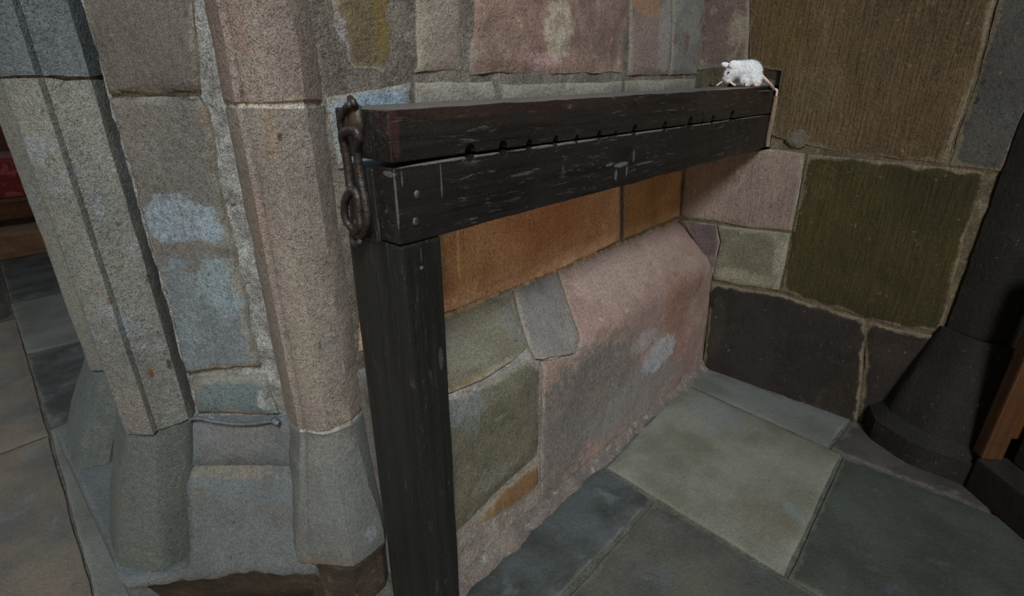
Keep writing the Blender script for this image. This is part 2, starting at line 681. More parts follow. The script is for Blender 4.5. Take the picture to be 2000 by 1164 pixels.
def tube(bm, pts, rad, closed=False, sides=10, k=6):
    pts = catmull([Vector(p) for p in pts], k, closed)
    n = len(pts)
    rads = [rad if isinstance(rad, (int, float)) else rad(i / max(1, n - 1)) for i in range(n)]
    up = Vector((0.31, 0.2, 0.93))
    rows = []
    t0 = None
    for i, p in enumerate(pts):
        a = pts[(i + 1) % n] if closed or i < n - 1 else p
        b = pts[i - 1] if closed or i > 0 else p
        t = (a - b).normalized()
        if t0 is None:
            nrm = t.cross(up).normalized()
        else:
            nrm = (nrm - t * nrm.dot(t)).normalized()
        t0 = t
        bn = t.cross(nrm)
        rows.append([bm.verts.new(p + (nrm * math.cos(q) + bn * math.sin(q)) * rads[i]) for q in (2 * math.pi * s / sides for s in range(sides))])
    for i in range(n if closed else n - 1):
        a, b = rows[i], rows[(i + 1) % n]
        sh = 0
        if closed and i == n - 1:
            sh = min(range(sides), key=lambda s: (a[0].co - b[s].co).length)
        for s in range(sides):
            bm.faces.new((a[s], a[(s + 1) % sides], b[(s + 1 + sh) % sides], b[(s + sh) % sides]))
    if not closed:
        bm.faces.new(rows[0])
        bm.faces.new(rows[-1])


#BODY
# ================================================================== floor
MORTAR = stone_mat('lime_mortar', (132, 122, 110), (106, 97, 87), (150, 144, 134), scale=13, grain=1.3, pits=1.6)
MORTAR_R = stone_mat('brown_mortar', (118, 106, 84), (98, 86, 68), (140, 132, 114), scale=13, grain=1.3, pits=1.6)
M_FL = [
    stone_mat('flag_grey_olive', (121, 123, 118), (103, 102, 95), (112, 118, 122), scale=5, grain=0.55, smamt=0.3, pits=0.3, rough=0.62,
              patches=[patch_px(FLOOR, 1400, 800, 70, 30, (108, 114, 120), 0.7), patch_px(FLOOR, 1490, 1010, 60, 50, (110, 100, 90), 0.5)]),
    stone_mat('flag_green_grey', (98, 101, 95), (80, 81, 74), (98, 106, 114), scale=4.5, grain=0.55, smamt=0.3, pits=0.3, rough=0.62),
    stone_mat('flag_brown_grey', (112, 106, 98), (92, 90, 86), (108, 112, 116), scale=5, grain=0.55, smamt=0.3, pits=0.3, rough=0.64),
    stone_mat('flag_slate_grey', (96, 99, 101), (70, 71, 69), (108, 114, 120), scale=6, grain=0.55, smamt=0.3, pits=0.3, rough=0.6),
    stone_mat('flag_left_brown', (116, 106, 94), (94, 92, 88), (106, 112, 116), scale=4, grain=0.55, smamt=0.3, pits=0.3, rough=0.64),
    stone_mat('flag_border', (114, 117, 116), (98, 100, 98), (104, 96, 88), scale=4, grain=0.55, smamt=0.3, pits=0.3, rough=0.64),
    stone_mat('flag_dark_brown', (74, 68, 62), (58, 54, 50), (86, 84, 82), scale=6, grain=0.55, smamt=0.3, pits=0.3, rough=0.7),
]
bm = bmesh.new()
box(bm, (-7.0, -5.0, -0.2), (9.0, 9.0, -0.004))
floor = tag(from_bm('floor', bm, stone_mat('floor_joint_mortar', (112, 110, 102), (92, 90, 84), scale=20)), 'grey stone flagged church floor', None, None, 'structure')


def flag(pts, mi, seed, **kw):
    slab('paving_slab', FLOOR, [(x * S, y * S) for x, y in pts], M_FL[mi], floor, proud=0.002, gap=0.006, rnd=0.006, jag=0.003, rough=0.0018, res=0.05, thick=0.02, seed=seed, **kw)


flag([(1.035, 0.575), (1.59, 0.60), (1.535, 0.10), (1.0, 0.098)], 0, 1.1)
flag([(1.598, 0.61), (1.754, 0.605), (1.752, 0.115), (1.545, 0.135)], 5, 2.2)
flag([(1.545, 0.13), (1.752, 0.11), (1.75, -0.40), (1.545, -0.38), (1.54, 0.10)], 6, 2.7)
flag([(1.0, 0.092), (1.533, 0.094), (1.54, -0.42), (0.99, -0.43)], 1, 3.3)
flag([(0.40, 0.425), (1.01, 0.415), (0.995, 0.095), (0.99, -0.35), (0.40, -0.34)], 2, 4.4)
flag([(0.39, 0.605), (1.04, 0.60), (1.012, 0.422), (0.39, 0.44)], 3, 5.5)
flag([(0.985, -0.44), (1.75, -0.42), (1.75, -1.2), (0.985, -1.2)], 3, 6.1)
flag([(0.39, -0.36), (0.98, -0.36), (0.98, -1.2), (0.39, -1.2)], 0, 6.6)
flag([(-0.35, 0.43), (0.38, 0.43), (0.38, -0.3), (-0.35, -0.3)], 1, 7.1)
flag([(-0.03, 1.14), (0.15, 0.955), (0.36, 0.74), (0.38, 0.60), (0.38, 0.44), (-0.03, 0.44)], 2, 7.9)
flag([(-0.6, 1.90), (0.022, 1.91), (-0.018, 1.17), (-0.04, 0.44), (-0.6, 0.44)], 4, 8.4)
flag([(-0.6, 3.1), (0.088, 3.1), (0.024, 1.92), (-0.6, 1.91)], 4, 9.0)
flag([(0.03, 1.95), (0.5, 1.95), (0.5, 0.95), (0.16, 0.96), (-0.02, 1.15)], 5, 9.7)
flag([(0.06, 2.62), (0.85, 2.55), (0.85, 1.96), (0.032, 1.96)], 3, 10.2)
flag([(0.095, 3.35), (0.85, 3.3), (0.85, 2.56), (0.063, 2.63)], 5, 10.9)
flag([(-0.6, 4.6), (0.16, 4.6), (0.09, 3.11), (-0.6, 3.11)], 1, 11.5)
flag([(0.17, 4.6), (1.0, 4.6), (1.0, 3.31), (0.098, 3.36)], 3, 12.1)
flag([(-1.4, 1.9), (-0.61, 1.9), (-0.61, 0.44), (-1.4, 0.44)], 5, 12.7)
flag([(-1.4, 3.1), (-0.61, 3.1), (-0.61, 1.91), (-1.4, 1.91)], 1, 13.1)
flag([(-1.2, 0.43), (-0.36, 0.43), (-0.36, -0.5), (-1.2, -0.5)], 0, 13.8)

# ================================================================== back wall
BU0, BU1 = 0.425 * S, (1.754 + 0.25) * S
wall_back = tag(relief('wall_back', BACK, BU0, BU1, 0.0, 1.75 * S, MORTAR, None, res=0.03, thick=0.3), 'rough stone church wall of mixed red and buff blocks', None, None, 'structure')
pb = lambda *a: patch_px(BACK, *a)
M_OLIVE = stone_mat('olive_block', (118, 100, 66), (98, 84, 58), (138, 116, 70), scale=9, pits=1.0,
                    patches=[pb(660, 100, 26, 90, (150, 142, 134), 0.75), pb(720, 145, 60, 16, (168, 162, 154), 0.6), pb(745, 40, 22, 60, (132, 108, 52), 0.7)])
M_PALE = stone_mat('pale_buff_block', (152, 138, 122), (136, 122, 106), (124, 108, 96), scale=8)
M_RED = stone_mat('red_sandstone_block', (124, 84, 72), (104, 68, 58), (150, 122, 106), scale=13, pits=1.8, c3cut=(0.58, 0.72),
                  patches=[pb(1180, 60, 60, 90, (92, 62, 56), 0.6), pb(960, 90, 60, 50, (94, 68, 58), 0.5), pb(1090, 60, 30, 60, (158, 132, 112), 0.45), pb(1060, 120, 40, 20, (140, 96, 92), 0.6)])
M_PINK = stone_mat('pink_grey_block', (142, 122, 112), (128, 108, 100), (150, 140, 130), scale=6,
                   patches=[pb(1265, 10, 30, 22, (160, 122, 90), 0.8), pb(1300, 60, 18, 90, (150, 150, 146), 0.7)])
M_GREYC = stone_mat('grey_corner_block', (140, 140, 136), (122, 118, 112), (116, 92, 80), scale=8)
M_ORANGE = stone_mat('rust_orange_block', (166, 120, 82), (150, 102, 68), (172, 132, 96), scale=6, tool=0.3,
                     patches=[pb(1080, 430, 70, 45, (146, 92, 58), 0.6), pb(970, 560, 90, 20, (126, 84, 54), 0.6), pb(893, 500, 3, 70, (186, 156, 112), 0.6), pb(932, 480, 3, 40, (178, 148, 104), 0.4)])
M_ORANGE2 = stone_mat('brown_orange_block', (146, 102, 64), (128, 88, 54), (150, 116, 80), scale=8, tool=0.3)
M_BLUER = stone_mat('blue_lit_render', (132, 146, 156), (112, 122, 130), (150, 162, 168), scale=22, pits=2.0, grain=1.2)  # pale mortar with the bluish light on it put into the colour
M_BAND = stone_mat('pale_band_course', (150, 142, 128), (128, 118, 106), (108, 98, 88), scale=11, pits=1.2)
stones(BACK, wall_back, [
    ([(640, 172), (632, -90), (784, -90), (788, 60), (796, 150), (700, 160)], M_OLIVE, dict(rough=0.008, jag=0.01, gap=0.03, rnd=0.03)),
    ([(806, 150), (798, -90), (904, -90), (906, 60), (905, 148)], M_PALE, dict(gap=0.022)),
    ([(915, 148), (909, -90), (1230, -90), (1226, 60), (1222, 146), (1080, 150)], M_RED, dict(rough=0.012, jag=0.006, gap=0.014, rnd=0.02, res=0.015)),
    ([(1226, 148), (1232, -90), (1314, -90), (1310, 60), (1306, 147)], M_PINK, dict(gap=0.004, rnd=0.006)),
    ([(1307, 148), (1315, -90), (1385, -90), (1374, 20), (1360, 146)], M_GREYC, dict(gap=0.006)),
    ([(806, 156), (960, 156), (972, 190), (972, 250), (806, 260)], M_BAND, dict(gap=0.01)),
    ([(975, 160), (1215, 154), (1215, 230), (975, 250)], M_BAND, dict(gap=0.014, seed=9.1, rough=0.005)),
    ([(1218, 154), (1360, 150), (1350, 225), (1218, 235)], M_BAND, dict(gap=0.012, seed=4.7)),
    ([(634, 190), (800, 160), (800, 262), (720, 330), (660, 330)], M_BLUER, dict(gap=0.004, seed=6.6, rough=0.007)),
    ([(700, 320), (1212, 258), (1212, 400), (1211, 470), (1100, 525), (1000, 565), (873, 612), (700, 690)], M_ORANGE, dict(gap=0.008, rough=0.004)),
    ([(1216, 258), (1345, 235), (1332, 330), (1327, 425), (1216, 472)], M_ORANGE2, dict(gap=0.016)),
])
# another course above, out of the frame
for k, (a, b) in enumerate(((0.44, 0.86), (0.865, 1.30), (1.305, 1.754))):
    slab('stone', BACK, [(a * S, 1.22 * S), (b * S, 1.22 * S), (b * S, 1.74 * S), (a * S, 1.74 * S)], (M_PINK, M_PALE, M_OLIVE)[k], wall_back, seed=20.0 + k, res=0.05)

# ------------------------------------------------------------------ plinth of the back wall
pp = lambda *a: patch_px(PLINTH, *a)
PX0 = 0.452 * S
bm = bmesh.new()
prof = [(PL0.y, 0.0), (PL1.y, PL1.z), (PL2.y + 0.02, PL2.z + 0.015), (PL2.y + 0.02, 0.0)]
bm_in = [(y + 0.006, z - (0.008 if z > 0.1 else 0)) for y, z in prof]
prism(bm, bm_in, lambda p, d: Vector((d, p[0], p[1])), PX0, XR + 0.05)
plinth = from_bm('plinth', bm, stone_mat('plinth_mortar', (138, 130, 120), (116, 108, 98), (156, 150, 142), scale=18, grain=1.2, pits=1.5), wall_back)
bm = bmesh.new()
box(bm, (0.43 * S, 0.668 * S, 0.0), (PX0 + 0.002, 0.79 * S, 0.5 * S))
from_bm('plinth_end', bm, M_GREYC, wall_back)
M_PGREEN = stone_mat('plinth_buff_grey', (138, 134, 118), (124, 116, 98), (140, 128, 104), scale=6,
                     patches=[pp(1000, 640, 20, 50, (130, 138, 140), 0.5), pp(930, 745, 60, 12, (150, 128, 86), 0.7)])
M_PGREY = stone_mat('plinth_grey', (140, 132, 124), (124, 118, 114), (116, 104, 96), scale=7)
M_PRED = stone_mat('plinth_red', (138, 112, 102), (126, 101, 92), (114, 90, 80), scale=5, tool=0.25, smamt=0.5,
                   patches=[pp(1200, 520, 110, 40, (148, 126, 116), 0.6), pp(1240, 640, 60, 40, (122, 98, 90), 0.7), pp(1140, 790, 120, 105, (100, 93, 88), 1.0), pp(1090, 880, 70, 80, (98, 91, 86), 0.95), pp(1250, 770, 80, 60, (108, 104, 101), 0.8), pp(1150, 735, 80, 40, (92, 85, 80), 0.8), pp(1200, 800, 60, 30, (118, 114, 110), 0.4),
                            pp(1320, 595, 26, 62, (118, 80, 64), 0.7), pp(1345, 560, 26, 30, (116, 82, 68), 0.6), pp(1330, 660, 24, 40, (124, 92, 80), 0.7), pp(1285, 690, 30, 32, (148, 148, 152), 0.8), pp(1255, 665, 26, 20, (140, 136, 138), 0.6), pp(1222, 606, 5, 3, (158, 146, 138), 0.7), pp(1170, 622, 4, 3, (158, 146, 138), 0.7)])
M_PDARK = stone_mat('plinth_dark_brown', (112, 100, 92), (96, 86, 78), (124, 114, 106), scale=7, pits=1.2,
                    patches=[pp(1130, 720, 60, 40, (92, 84, 78), 0.7), pp(1230, 760, 60, 40, (122, 126, 128), 0.5), pp(1180, 850, 90, 40, (96, 84, 80), 0.5), pp(1160, 700, 60, 14, (146, 138, 132), 0.4), pp(1290, 770, 50, 25, (130, 104, 92), 0.6)])
M_POLIVE = stone_mat('plinth_olive', (112, 104, 80), (96, 90, 68), (124, 120, 98), scale=10, pits=1.4,
                     patches=[pp(915, 800, 40, 50, (110, 116, 108), 0.7), pp(960, 930, 40, 20, (136, 132, 108), 0.5)])
M_PSLIV = stone_mat('plinth_orange_sliver', (150, 108, 66), (136, 98, 62), scale=14)
stones(PLINTH, plinth, [
    ([(877, 617), (998, 566), (1002, 600), (1016, 640), (1028, 680), (1000, 708), (955, 735), (885, 768), (800, 790), (800, 650)], M_PGREEN, dict(rough=0.004, proud=0.006, gap=0.004)),
    ([(1000, 565), (1086, 529), (1105, 600), (1132, 662), (1120, 690), (1060, 702), (1048, 700), (1032, 678), (1018, 636)], M_PGREY, dict(gap=0.003, proud=0.005)),
    ([(1089, 528), (1322, 430), (1392, 516), (1380, 620), (1369, 714), (1326, 748), (1240, 826), (1150, 898), (1055, 975), (1056, 860), (1056, 706), (1122, 692), (1134, 664)], M_PRED, dict(gap=0.002, proud=0.005, rough=0.006, res=0.018)),
    ([(1050, 706), (1052, 890), (985, 945), (905, 1032), (800, 1110), (800, 800), (890, 775), (960, 740), (1006, 712)], M_POLIVE, dict(gap=0.010, proud=0.005, rough=0.005)),
    ([(1052, 897), (1054, 945), (1010, 985), (950, 1022), (915, 1032), (985, 950)], M_PSLIV, dict(gap=0.008, proud=0.003, jag=0.004)),
])
# rough mortar fillet where the plinth meets the floor
bm = bmesh.new()
N = 90
rows = []
for i in range(N + 1):
    x = PX0 + (XR - PX0) * i / N
    a = nz((x, 0, 0), 9, 2.0)
    b = nz((x, 3, 0), 23, 2.0)
    hgt, dep = 0.030 + 0.012 * a + 0.006 * b, 0.030 + 0.012 * b + 0.006 * a
    sec = [(0.615 * S + 0.02, hgt), (0.611 * S - 0.006, hgt - 0.003), (0.611 * S - dep * 0.5, hgt * 0.42), (0.611 * S - dep, 0.001), (0.611 * S - dep, -0.01), (0.615 * S + 0.02, -0.01)]
    rows.append([bm.verts.new((x, y + 0.002 * nz((x, y, z), 60, 1), z + 0.003 * nz((x, y, z), 70, 3))) for y, z in sec])
for a, b in zip(rows, rows[1:]):
    for j in range(6):
        bm.faces.new((a[j], b[j], b[(j + 1) % 6], a[(j + 1) % 6]))
bm.faces.new(rows[0])
bm.faces.new(rows[-1])
from_bm('mortar_fillet', bm, stone_mat('fillet_mortar', (124, 112, 103), (106, 97, 91), (160, 154, 146), scale=14, pits=1.5), wall_back, True)
# crumbly mortar lip along the back of the slope
bm = bmesh.new()
tube(bm, [(x * S, (0.774 + 0.003 * nz((x, 0, 0), 17)) * S, (0.537 + 0.006 * nz((x, 2, 0), 13)) * S) for x in [0.45 + 0.018 * i for i in range(73)]], lambda t: 0.008 + 0.007 * nz((t * 60, 0, 0)) + 0.003 * nz((t * 190, 0, 0)), sides=8, k=3)
from_bm('mortar_lip', bm, stone_mat('lip_mortar', (158, 130, 92), (128, 96, 66), scale=22, pits=1.8), wall_back, True)

# ================================================================== right wall
SOCK = (-0.668 * S, -0.512 * S, 0.800 * S, 1.024 * S)
RU0, RU1 = -0.80 * S, 0.03 * S
wall_right = tag(relief('wall_right', RWALL, RU0, RU1, 0.0, 1.75 * S, MORTAR_R, None, res=0.03, thick=0.3, hole=SOCK), 'tooled olive brown stone wall with a socket for the pillory', None, None, 'structure')
pr = lambda *a: patch_px(RWALL, *a)
TD = (1, 1, 0.06)
M_SLAB = stone_mat('tooled_brown_slab', smear=(140, 128, 104), c1=(128, 108, 78), c2=(110, 94, 68), c3=(142, 124, 96), scale=4, tool=1.0, tooldir=TD, grain=1.1,
                   patches=[pr(1530, 60, 50, 90, (124, 100, 52), 0.6), pr(1600, 180, 60, 60, (140, 124, 98), 0.5), pr(1760, 240, 90, 40, (122, 90, 66), 0.4), pr(1850, 60, 80, 90, (86, 78, 54), 0.5)])
M_SLAB2 = stone_mat('tooled_olive_slab', smear=(140, 128, 104), c1=(98, 90, 58), c2=(82, 76, 52), c3=(106, 86, 62), scale=4, tool=0.9, tooldir=TD,
                    patches=[pr(1610, 350, 25, 40, (122, 108, 76), 0.6), pr(1690, 480, 60, 40, (104, 86, 68), 0.5)])
M_PINK2 = stone_mat('pink_grey_tooled', (138, 116, 108), (122, 102, 96), (148, 134, 126), scale=6, tool=0.6, tooldir=TD,
                    patches=[pr(1560, 290, 40, 16, (140, 86, 56), 0.6)])
M_PINK3 = stone_mat('mauve_block', (134, 112, 102), (116, 98, 90), (160, 144, 124), scale=9, patches=[pr(1440, 60, 20, 40, (168, 152, 134), 0.6)])
M_PALE2 = stone_mat('pale_lime_block', (142, 138, 118), (124, 120, 104), (168, 162, 138), scale=8, pits=1.2,
                    patches=[pr(1450, 545, 70, 20, (176, 172, 146), 0.75), pr(1525, 500, 14, 40, (180, 176, 158), 0.7)])
M_PURP = stone_mat('purple_grey_block', (112, 94, 94), (98, 82, 82), scale=10)
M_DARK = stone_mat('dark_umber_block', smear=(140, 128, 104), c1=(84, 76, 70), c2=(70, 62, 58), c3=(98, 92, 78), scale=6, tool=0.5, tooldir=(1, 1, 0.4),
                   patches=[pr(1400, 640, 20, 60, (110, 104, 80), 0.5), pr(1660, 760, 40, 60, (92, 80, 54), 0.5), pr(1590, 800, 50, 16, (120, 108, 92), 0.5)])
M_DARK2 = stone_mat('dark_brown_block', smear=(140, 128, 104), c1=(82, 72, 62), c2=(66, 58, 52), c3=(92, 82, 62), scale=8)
M_GREYR = stone_mat('grey_edge_block', smear=(140, 128, 104), c1=(116, 112, 104), c2=(102, 98, 92), c3=(126, 128, 126), scale=5,
                    patches=[pr(1905, 195, 7, 7, (40, 36, 32), 0.9)])
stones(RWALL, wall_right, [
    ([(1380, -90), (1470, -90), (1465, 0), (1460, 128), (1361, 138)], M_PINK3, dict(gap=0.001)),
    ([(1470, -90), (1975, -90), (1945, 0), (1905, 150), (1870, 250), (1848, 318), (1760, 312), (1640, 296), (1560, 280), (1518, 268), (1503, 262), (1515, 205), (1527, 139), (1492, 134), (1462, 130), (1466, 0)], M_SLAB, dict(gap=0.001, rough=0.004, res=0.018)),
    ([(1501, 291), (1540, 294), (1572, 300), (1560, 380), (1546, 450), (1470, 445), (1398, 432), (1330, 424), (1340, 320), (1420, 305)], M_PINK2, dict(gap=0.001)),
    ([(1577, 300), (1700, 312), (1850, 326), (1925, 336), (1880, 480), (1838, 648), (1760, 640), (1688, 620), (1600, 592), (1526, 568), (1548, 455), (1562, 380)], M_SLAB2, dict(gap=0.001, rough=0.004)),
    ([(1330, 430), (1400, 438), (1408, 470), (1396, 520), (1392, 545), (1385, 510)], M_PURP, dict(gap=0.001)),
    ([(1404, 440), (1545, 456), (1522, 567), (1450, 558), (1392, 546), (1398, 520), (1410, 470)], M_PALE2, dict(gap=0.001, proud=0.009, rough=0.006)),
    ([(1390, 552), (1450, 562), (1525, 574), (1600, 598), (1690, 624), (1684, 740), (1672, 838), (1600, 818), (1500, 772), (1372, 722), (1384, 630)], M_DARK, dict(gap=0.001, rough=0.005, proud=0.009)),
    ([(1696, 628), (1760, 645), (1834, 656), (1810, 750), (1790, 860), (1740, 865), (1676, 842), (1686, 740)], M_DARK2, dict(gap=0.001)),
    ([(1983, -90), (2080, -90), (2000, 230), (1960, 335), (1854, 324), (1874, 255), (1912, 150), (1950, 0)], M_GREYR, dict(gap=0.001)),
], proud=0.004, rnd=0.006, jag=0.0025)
for k, (a, b) in enumerate(((-0.77, -0.35), (-0.345, 0.02))):
    slab('stone', RWALL, [(a * S, 1.27 * S), (b * S, 1.27 * S), (b * S, 1.74 * S), (a * S, 1.74 * S)], (M_SLAB, M_PINK3)[k], wall_right, seed=30.0 + k, res=0.05)
bm = bmesh.new()      # the dark inside of the socket
x0, x1 = XR - 0.002, XR + 0.16
y0, y1, z0, z1 = -SOCK[1], -SOCK[0], SOCK[2], SOCK[3]
v = [bm.verts.new(p) for p in ((x0, y0, z0), (x0, y1, z0), (x0, y1, z1), (x0, y0, z1), (x1, y0, z0), (x1, y1, z0), (x1, y1, z1), (x1, y0, z1))]
for f in ((0, 1, 5, 4), (1, 2, 6, 5), (2, 3, 7, 6), (3, 0, 4, 7), (4, 5, 6, 7)):
    bm.faces.new([v[i] for i in f])
from_bm('socket_lining', bm, stone_mat('socket_stone', (96, 84, 70), (76, 66, 56), scale=16), wall_right)
bm = bmesh.new()
box(bm, (XR + 0.03, -SOCK[1] + 0.001, 0.983 * S), (XR + 0.15, -SOCK[0] - 0.001, SOCK[3] - 0.001))
from_bm('socket_filler', bm, M_GREYC, wall_right)
bm = bmesh.new()      # pale mortar run beside the beam end
tube(bm, [(XR - 0.006, 0.519 * S, 0.955 * S), (XR - 0.007, 0.5185 * S, 0.90 * S), (XR - 0.006, 0.520 * S, 0.85 * S), (XR - 0.005, 0.518 * S, 0.81 * S)], 0.0075, sides=8)
from_bm('mortar_run', bm, stone_mat('mortar_run', (168, 146, 118), (146, 124, 100), scale=30), wall_right, True)
bm = bmesh.new()      # blob of grey mortar
c = RWALL.point(1556, 272)
bmesh.ops.create_uvsphere(bm, u_segments=20, v_segments=10, radius=1.0)
for q in bm.verts:
    q.co = Vector((q.co.x * 0.0065, q.co.y * 0.036, q.co.z * 0.030)) * (1 + 0.3 * nz(q.co, 2.5)) + c
from_bm('mortar_dab', bm, stone_mat('grey_dab', (128, 118, 102), (108, 99, 84), scale=24, pits=1.6), wall_right, True)
# engaged shaft with a moulded base closing the wall on the right
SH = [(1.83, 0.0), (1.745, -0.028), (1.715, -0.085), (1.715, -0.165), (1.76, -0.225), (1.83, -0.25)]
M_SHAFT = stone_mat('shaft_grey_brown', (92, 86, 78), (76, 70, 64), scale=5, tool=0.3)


def ring(pts, out=0.0, cen=(1.83, -0.125)):
    r = []
    for x, y in pts:
        d = Vector((x - cen[0], y - cen[1]))
        d = d.normalized() * out if d.length > 0 else d
        r.append(((x + d.x) * S, (y + d.y) * S))
    return r


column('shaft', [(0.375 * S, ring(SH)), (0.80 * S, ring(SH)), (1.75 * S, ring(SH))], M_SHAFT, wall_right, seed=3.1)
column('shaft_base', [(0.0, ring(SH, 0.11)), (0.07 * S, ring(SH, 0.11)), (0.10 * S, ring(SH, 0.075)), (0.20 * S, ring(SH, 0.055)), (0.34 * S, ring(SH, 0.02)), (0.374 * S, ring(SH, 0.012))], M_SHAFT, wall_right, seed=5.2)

# ================================================================== left jamb: splayed respond of an arch
wall_left = tag(empty('wall_left', (0.2 * S, 0.9 * S, 0)), 'splayed stone arch jamb with polygonal shafts on flared bases', None, None, 'structure')
SHA = [(0.104, 1.012), (0.136, 0.972), (0.146, 0.982), (0.168, 0.982), (0.196, 0.972), (0.213, 0.997), (0.30, 1.08), (0.16, 1.19), (0.122, 1.15)]
FLAT = lambda r: [r[0], r[1], (r[1][0] * 0.67 + r[4][0] * 0.33, r[1][1] * 0.67 + r[4][1] * 0.33), (r[1][0] * 0.33 + r[4][0] * 0.67, r[1][1] * 0.33 + r[4][1] * 0.67)] + r[4:]
BOT = [(0.031, 1.060), (0.084, 0.975), (0.100, 0.979), (0.118, 0.982), (0.138, 0.984), (0.190, 1.005), (0.30, 1.10), (0.14, 1.26), (0.045, 1.19)]
pj = lambda rp: (lambda *a: patch_px(rp, *a))
NV = (E0 - D0).normalized()
SPLAY = Plane(Vector((0.136, 0.972, 0)) * S, NV, (0, 0, 1))
ps = pj(SPLAY)
pbc = pj(Plane((0, 0.979 * S, 0), (1, 0, 0), (0, 0, 1)))
M_SHA1 = stone_mat('shaft_green_grey', (122, 120, 108), (106, 104, 96), (126, 128, 128), scale=4, grain=1.1,
                   patches=[pbc(295, 730, 7, 11, (104, 66, 30), 0.95), pbc(330, 712, 6, 13, (58, 46, 38), 0.9), pbc(308, 651, 5, 8, (74, 60, 54), 0.8), pbc(288, 543, 5, 9, (60, 44, 36), 0.85), ps(212, 590, 8, 8, (104, 82, 78), 0.7),
                            pbc(192, 400, 12, 36, (124, 130, 134), 0.5), pbc(322, 690, 4, 4, (80, 56, 40), 0.8), ps(260, 800, 40, 50, (122, 112, 100), 0.5)])
M_SHA2 = stone_mat('shaft_blue_grey', (112, 118, 120), (98, 102, 102), (120, 116, 104), scale=4, grain=1.1)
M_BASE = stone_mat('base_green_grey', (112, 108, 98), (100, 98, 90), (120, 114, 104), scale=5, grain=0.9,
                   patches=[ps(262, 998, 6, 7, (30, 30, 26), 0.95), ps(225, 940, 22, 90, (134, 112, 92), 0.5)])


def sc(pts, dx=0.0, dy=0.0):
    return [((x + dx) * S, (y + dy) * S) for x, y in pts]


def mixp(a, b, t):
    return [(p[0] + (q[0] - p[0]) * t, p[1] + (q[1] - p[1]) * t) for p, q in zip(a, b)]


ZB = 0.42
SH2 = [(x + 0.033, y + 0.567) for x, y in SHA]
BOT2 = [(0.041, 1.61), (0.040, 1.48), (0.058, 1.473), (0.078, 1.465), (0.100, 1.455), (0.165, 1.50), (0.33, 1.62), (0.18, 1.80), (0.07, 1.76)]
for k, (top, bot, zb, zf) in enumerate(((SHA, BOT, 0.42, 0.128), (SH2, BOT2, 0.31, 0.11))):
    g = lambda t: sc(mixp(top, bot, t))
    zj = 1.0
    cc = [((top[1][0] + top[6][0]) / 2, (top[1][1] + top[6][1]) / 2)] * len(top)
    column('shaft', [((zb + 0.002) * S, g(0)), (zj * S, g(0))], M_SHA1, wall_left, seed=1.0 + k)
    column('shaft', [((zj + 0.005) * S, g(0)), (1.75 * S, g(0))], M_SHA2, wall_left, seed=2.0 + k)
    column('shaft_core', [((zb - 0.05) * S, sc(mixp(top, cc, 0.16))), (1.74 * S, sc(mixp(top, cc, 0.16)))], MORTAR, wall_left, res=0.2, rough=0)
    dz = zb - zf
    g = lambda t: sc(mixp(FLAT(top), FLAT(bot), t))
    column('shaft_base', [((zf - 0.03) * S, g(1.0)), (zf * S, g(1.0)), ((zf + 0.3 * dz) * S, g(0.74)), ((zf + 0.65 * dz) * S, g(0.36)), ((zb - 0.002) * S, g(0.0))], M_BASE, wall_left, seed=7.0 + k)

# pilaster next to the wall
PIL = [(0.318, 0.850), (0.312, 0.797), (0.3165, 0.7885), (0.3245, 0.7885), (0.3225, 0.780), (0.345, 0.748), (0.394, 0.745), (0.435, 0.772), (0.45, 0.90), (0.36, 0.93)]
PBOT = [(0.285, 0.86), (0.268, 0.804), (0.277, 0.7915), (0.2845, 0.785), (0.288, 0.777), (0.336, 0.712), (0.412, 0.716), (0.455, 0.775), (0.46, 0.92), (0.34, 0.95)]
SPL2 = Plane(Vector((0.345, 0.748, 0)) * S, NV, (0, 0, 1))
p2 = pj(SPL2)
M_PIL = stone_mat('pilaster_buff', (150, 130, 112), (136, 118, 102), (124, 112, 102), scale=4.5, grain=1.15,
                  patches=[p2(548, 270, 9, 14, (84, 54, 40), 0.85), p2(556, 300, 5, 16, (92, 62, 46), 0.7), p2(525, 250, 14, 70, (150, 118, 80), 0.5), p2(565, 520, 12, 50, (160, 146, 122), 0.6), p2(530, 568, 7, 9, (128, 84, 66), 0.8), p2(490, 440, 40, 80, (150, 118, 98), 0.5), p2(650, 620, 12, 14, (84, 72, 66), 0.8), p2(600, 700, 26, 110, (150, 134, 112), 0.5)])
M_PIL2 = stone_mat('pilaster_upper_buff', (148, 132, 114), (138, 118, 104), (124, 96, 82), scale=6, grain=1.15, c3cut=(0.6, 0.75),
                   patches=[p2(530, 40, 10, 12, (108, 76, 60), 0.6), p2(465, 60, 24, 60, (146, 114, 98), 0.5)])
M_PBASE = stone_mat('pilaster_base_grey', (120, 118, 112), (106, 104, 98), (118, 106, 94), scale=5, grain=0.8,
                    patches=[p2(640, 880, 60, 26, (136, 130, 120), 0.6), p2(575, 1030, 5, 60, (180, 176, 168), 0.7), p2(650, 1085, 70, 20, (132, 112, 100), 0.7), p2(735, 1040, 22, 34, (150, 152, 154), 0.6)])
ZP = 0.962
column('pilaster', [((ZB + 0.006) * S, sc(PIL)), (ZP * S, sc(PIL))], M_PIL, wall_left, seed=11.0)
column('pilaster', [((ZP + 0.011) * S, sc(PIL)), (1.75 * S, sc(PIL))], M_PIL2, wall_left, seed=12.0)
PC = [(0.38, 0.83)] * len(PIL)
column('pilaster_core', [(0.3 * S, sc(mixp(PIL, PC, 0.05))), (1.74 * S, sc(mixp(PIL, PC, 0.05)))], stone_mat('white_joint_mortar', (176, 170, 160), (140, 130, 118), scale=24), wall_left, res=0.2, rough=0)
gp = lambda t, o=0.0: sc(mixp(mixp(PIL, PBOT, t), PC, -o))
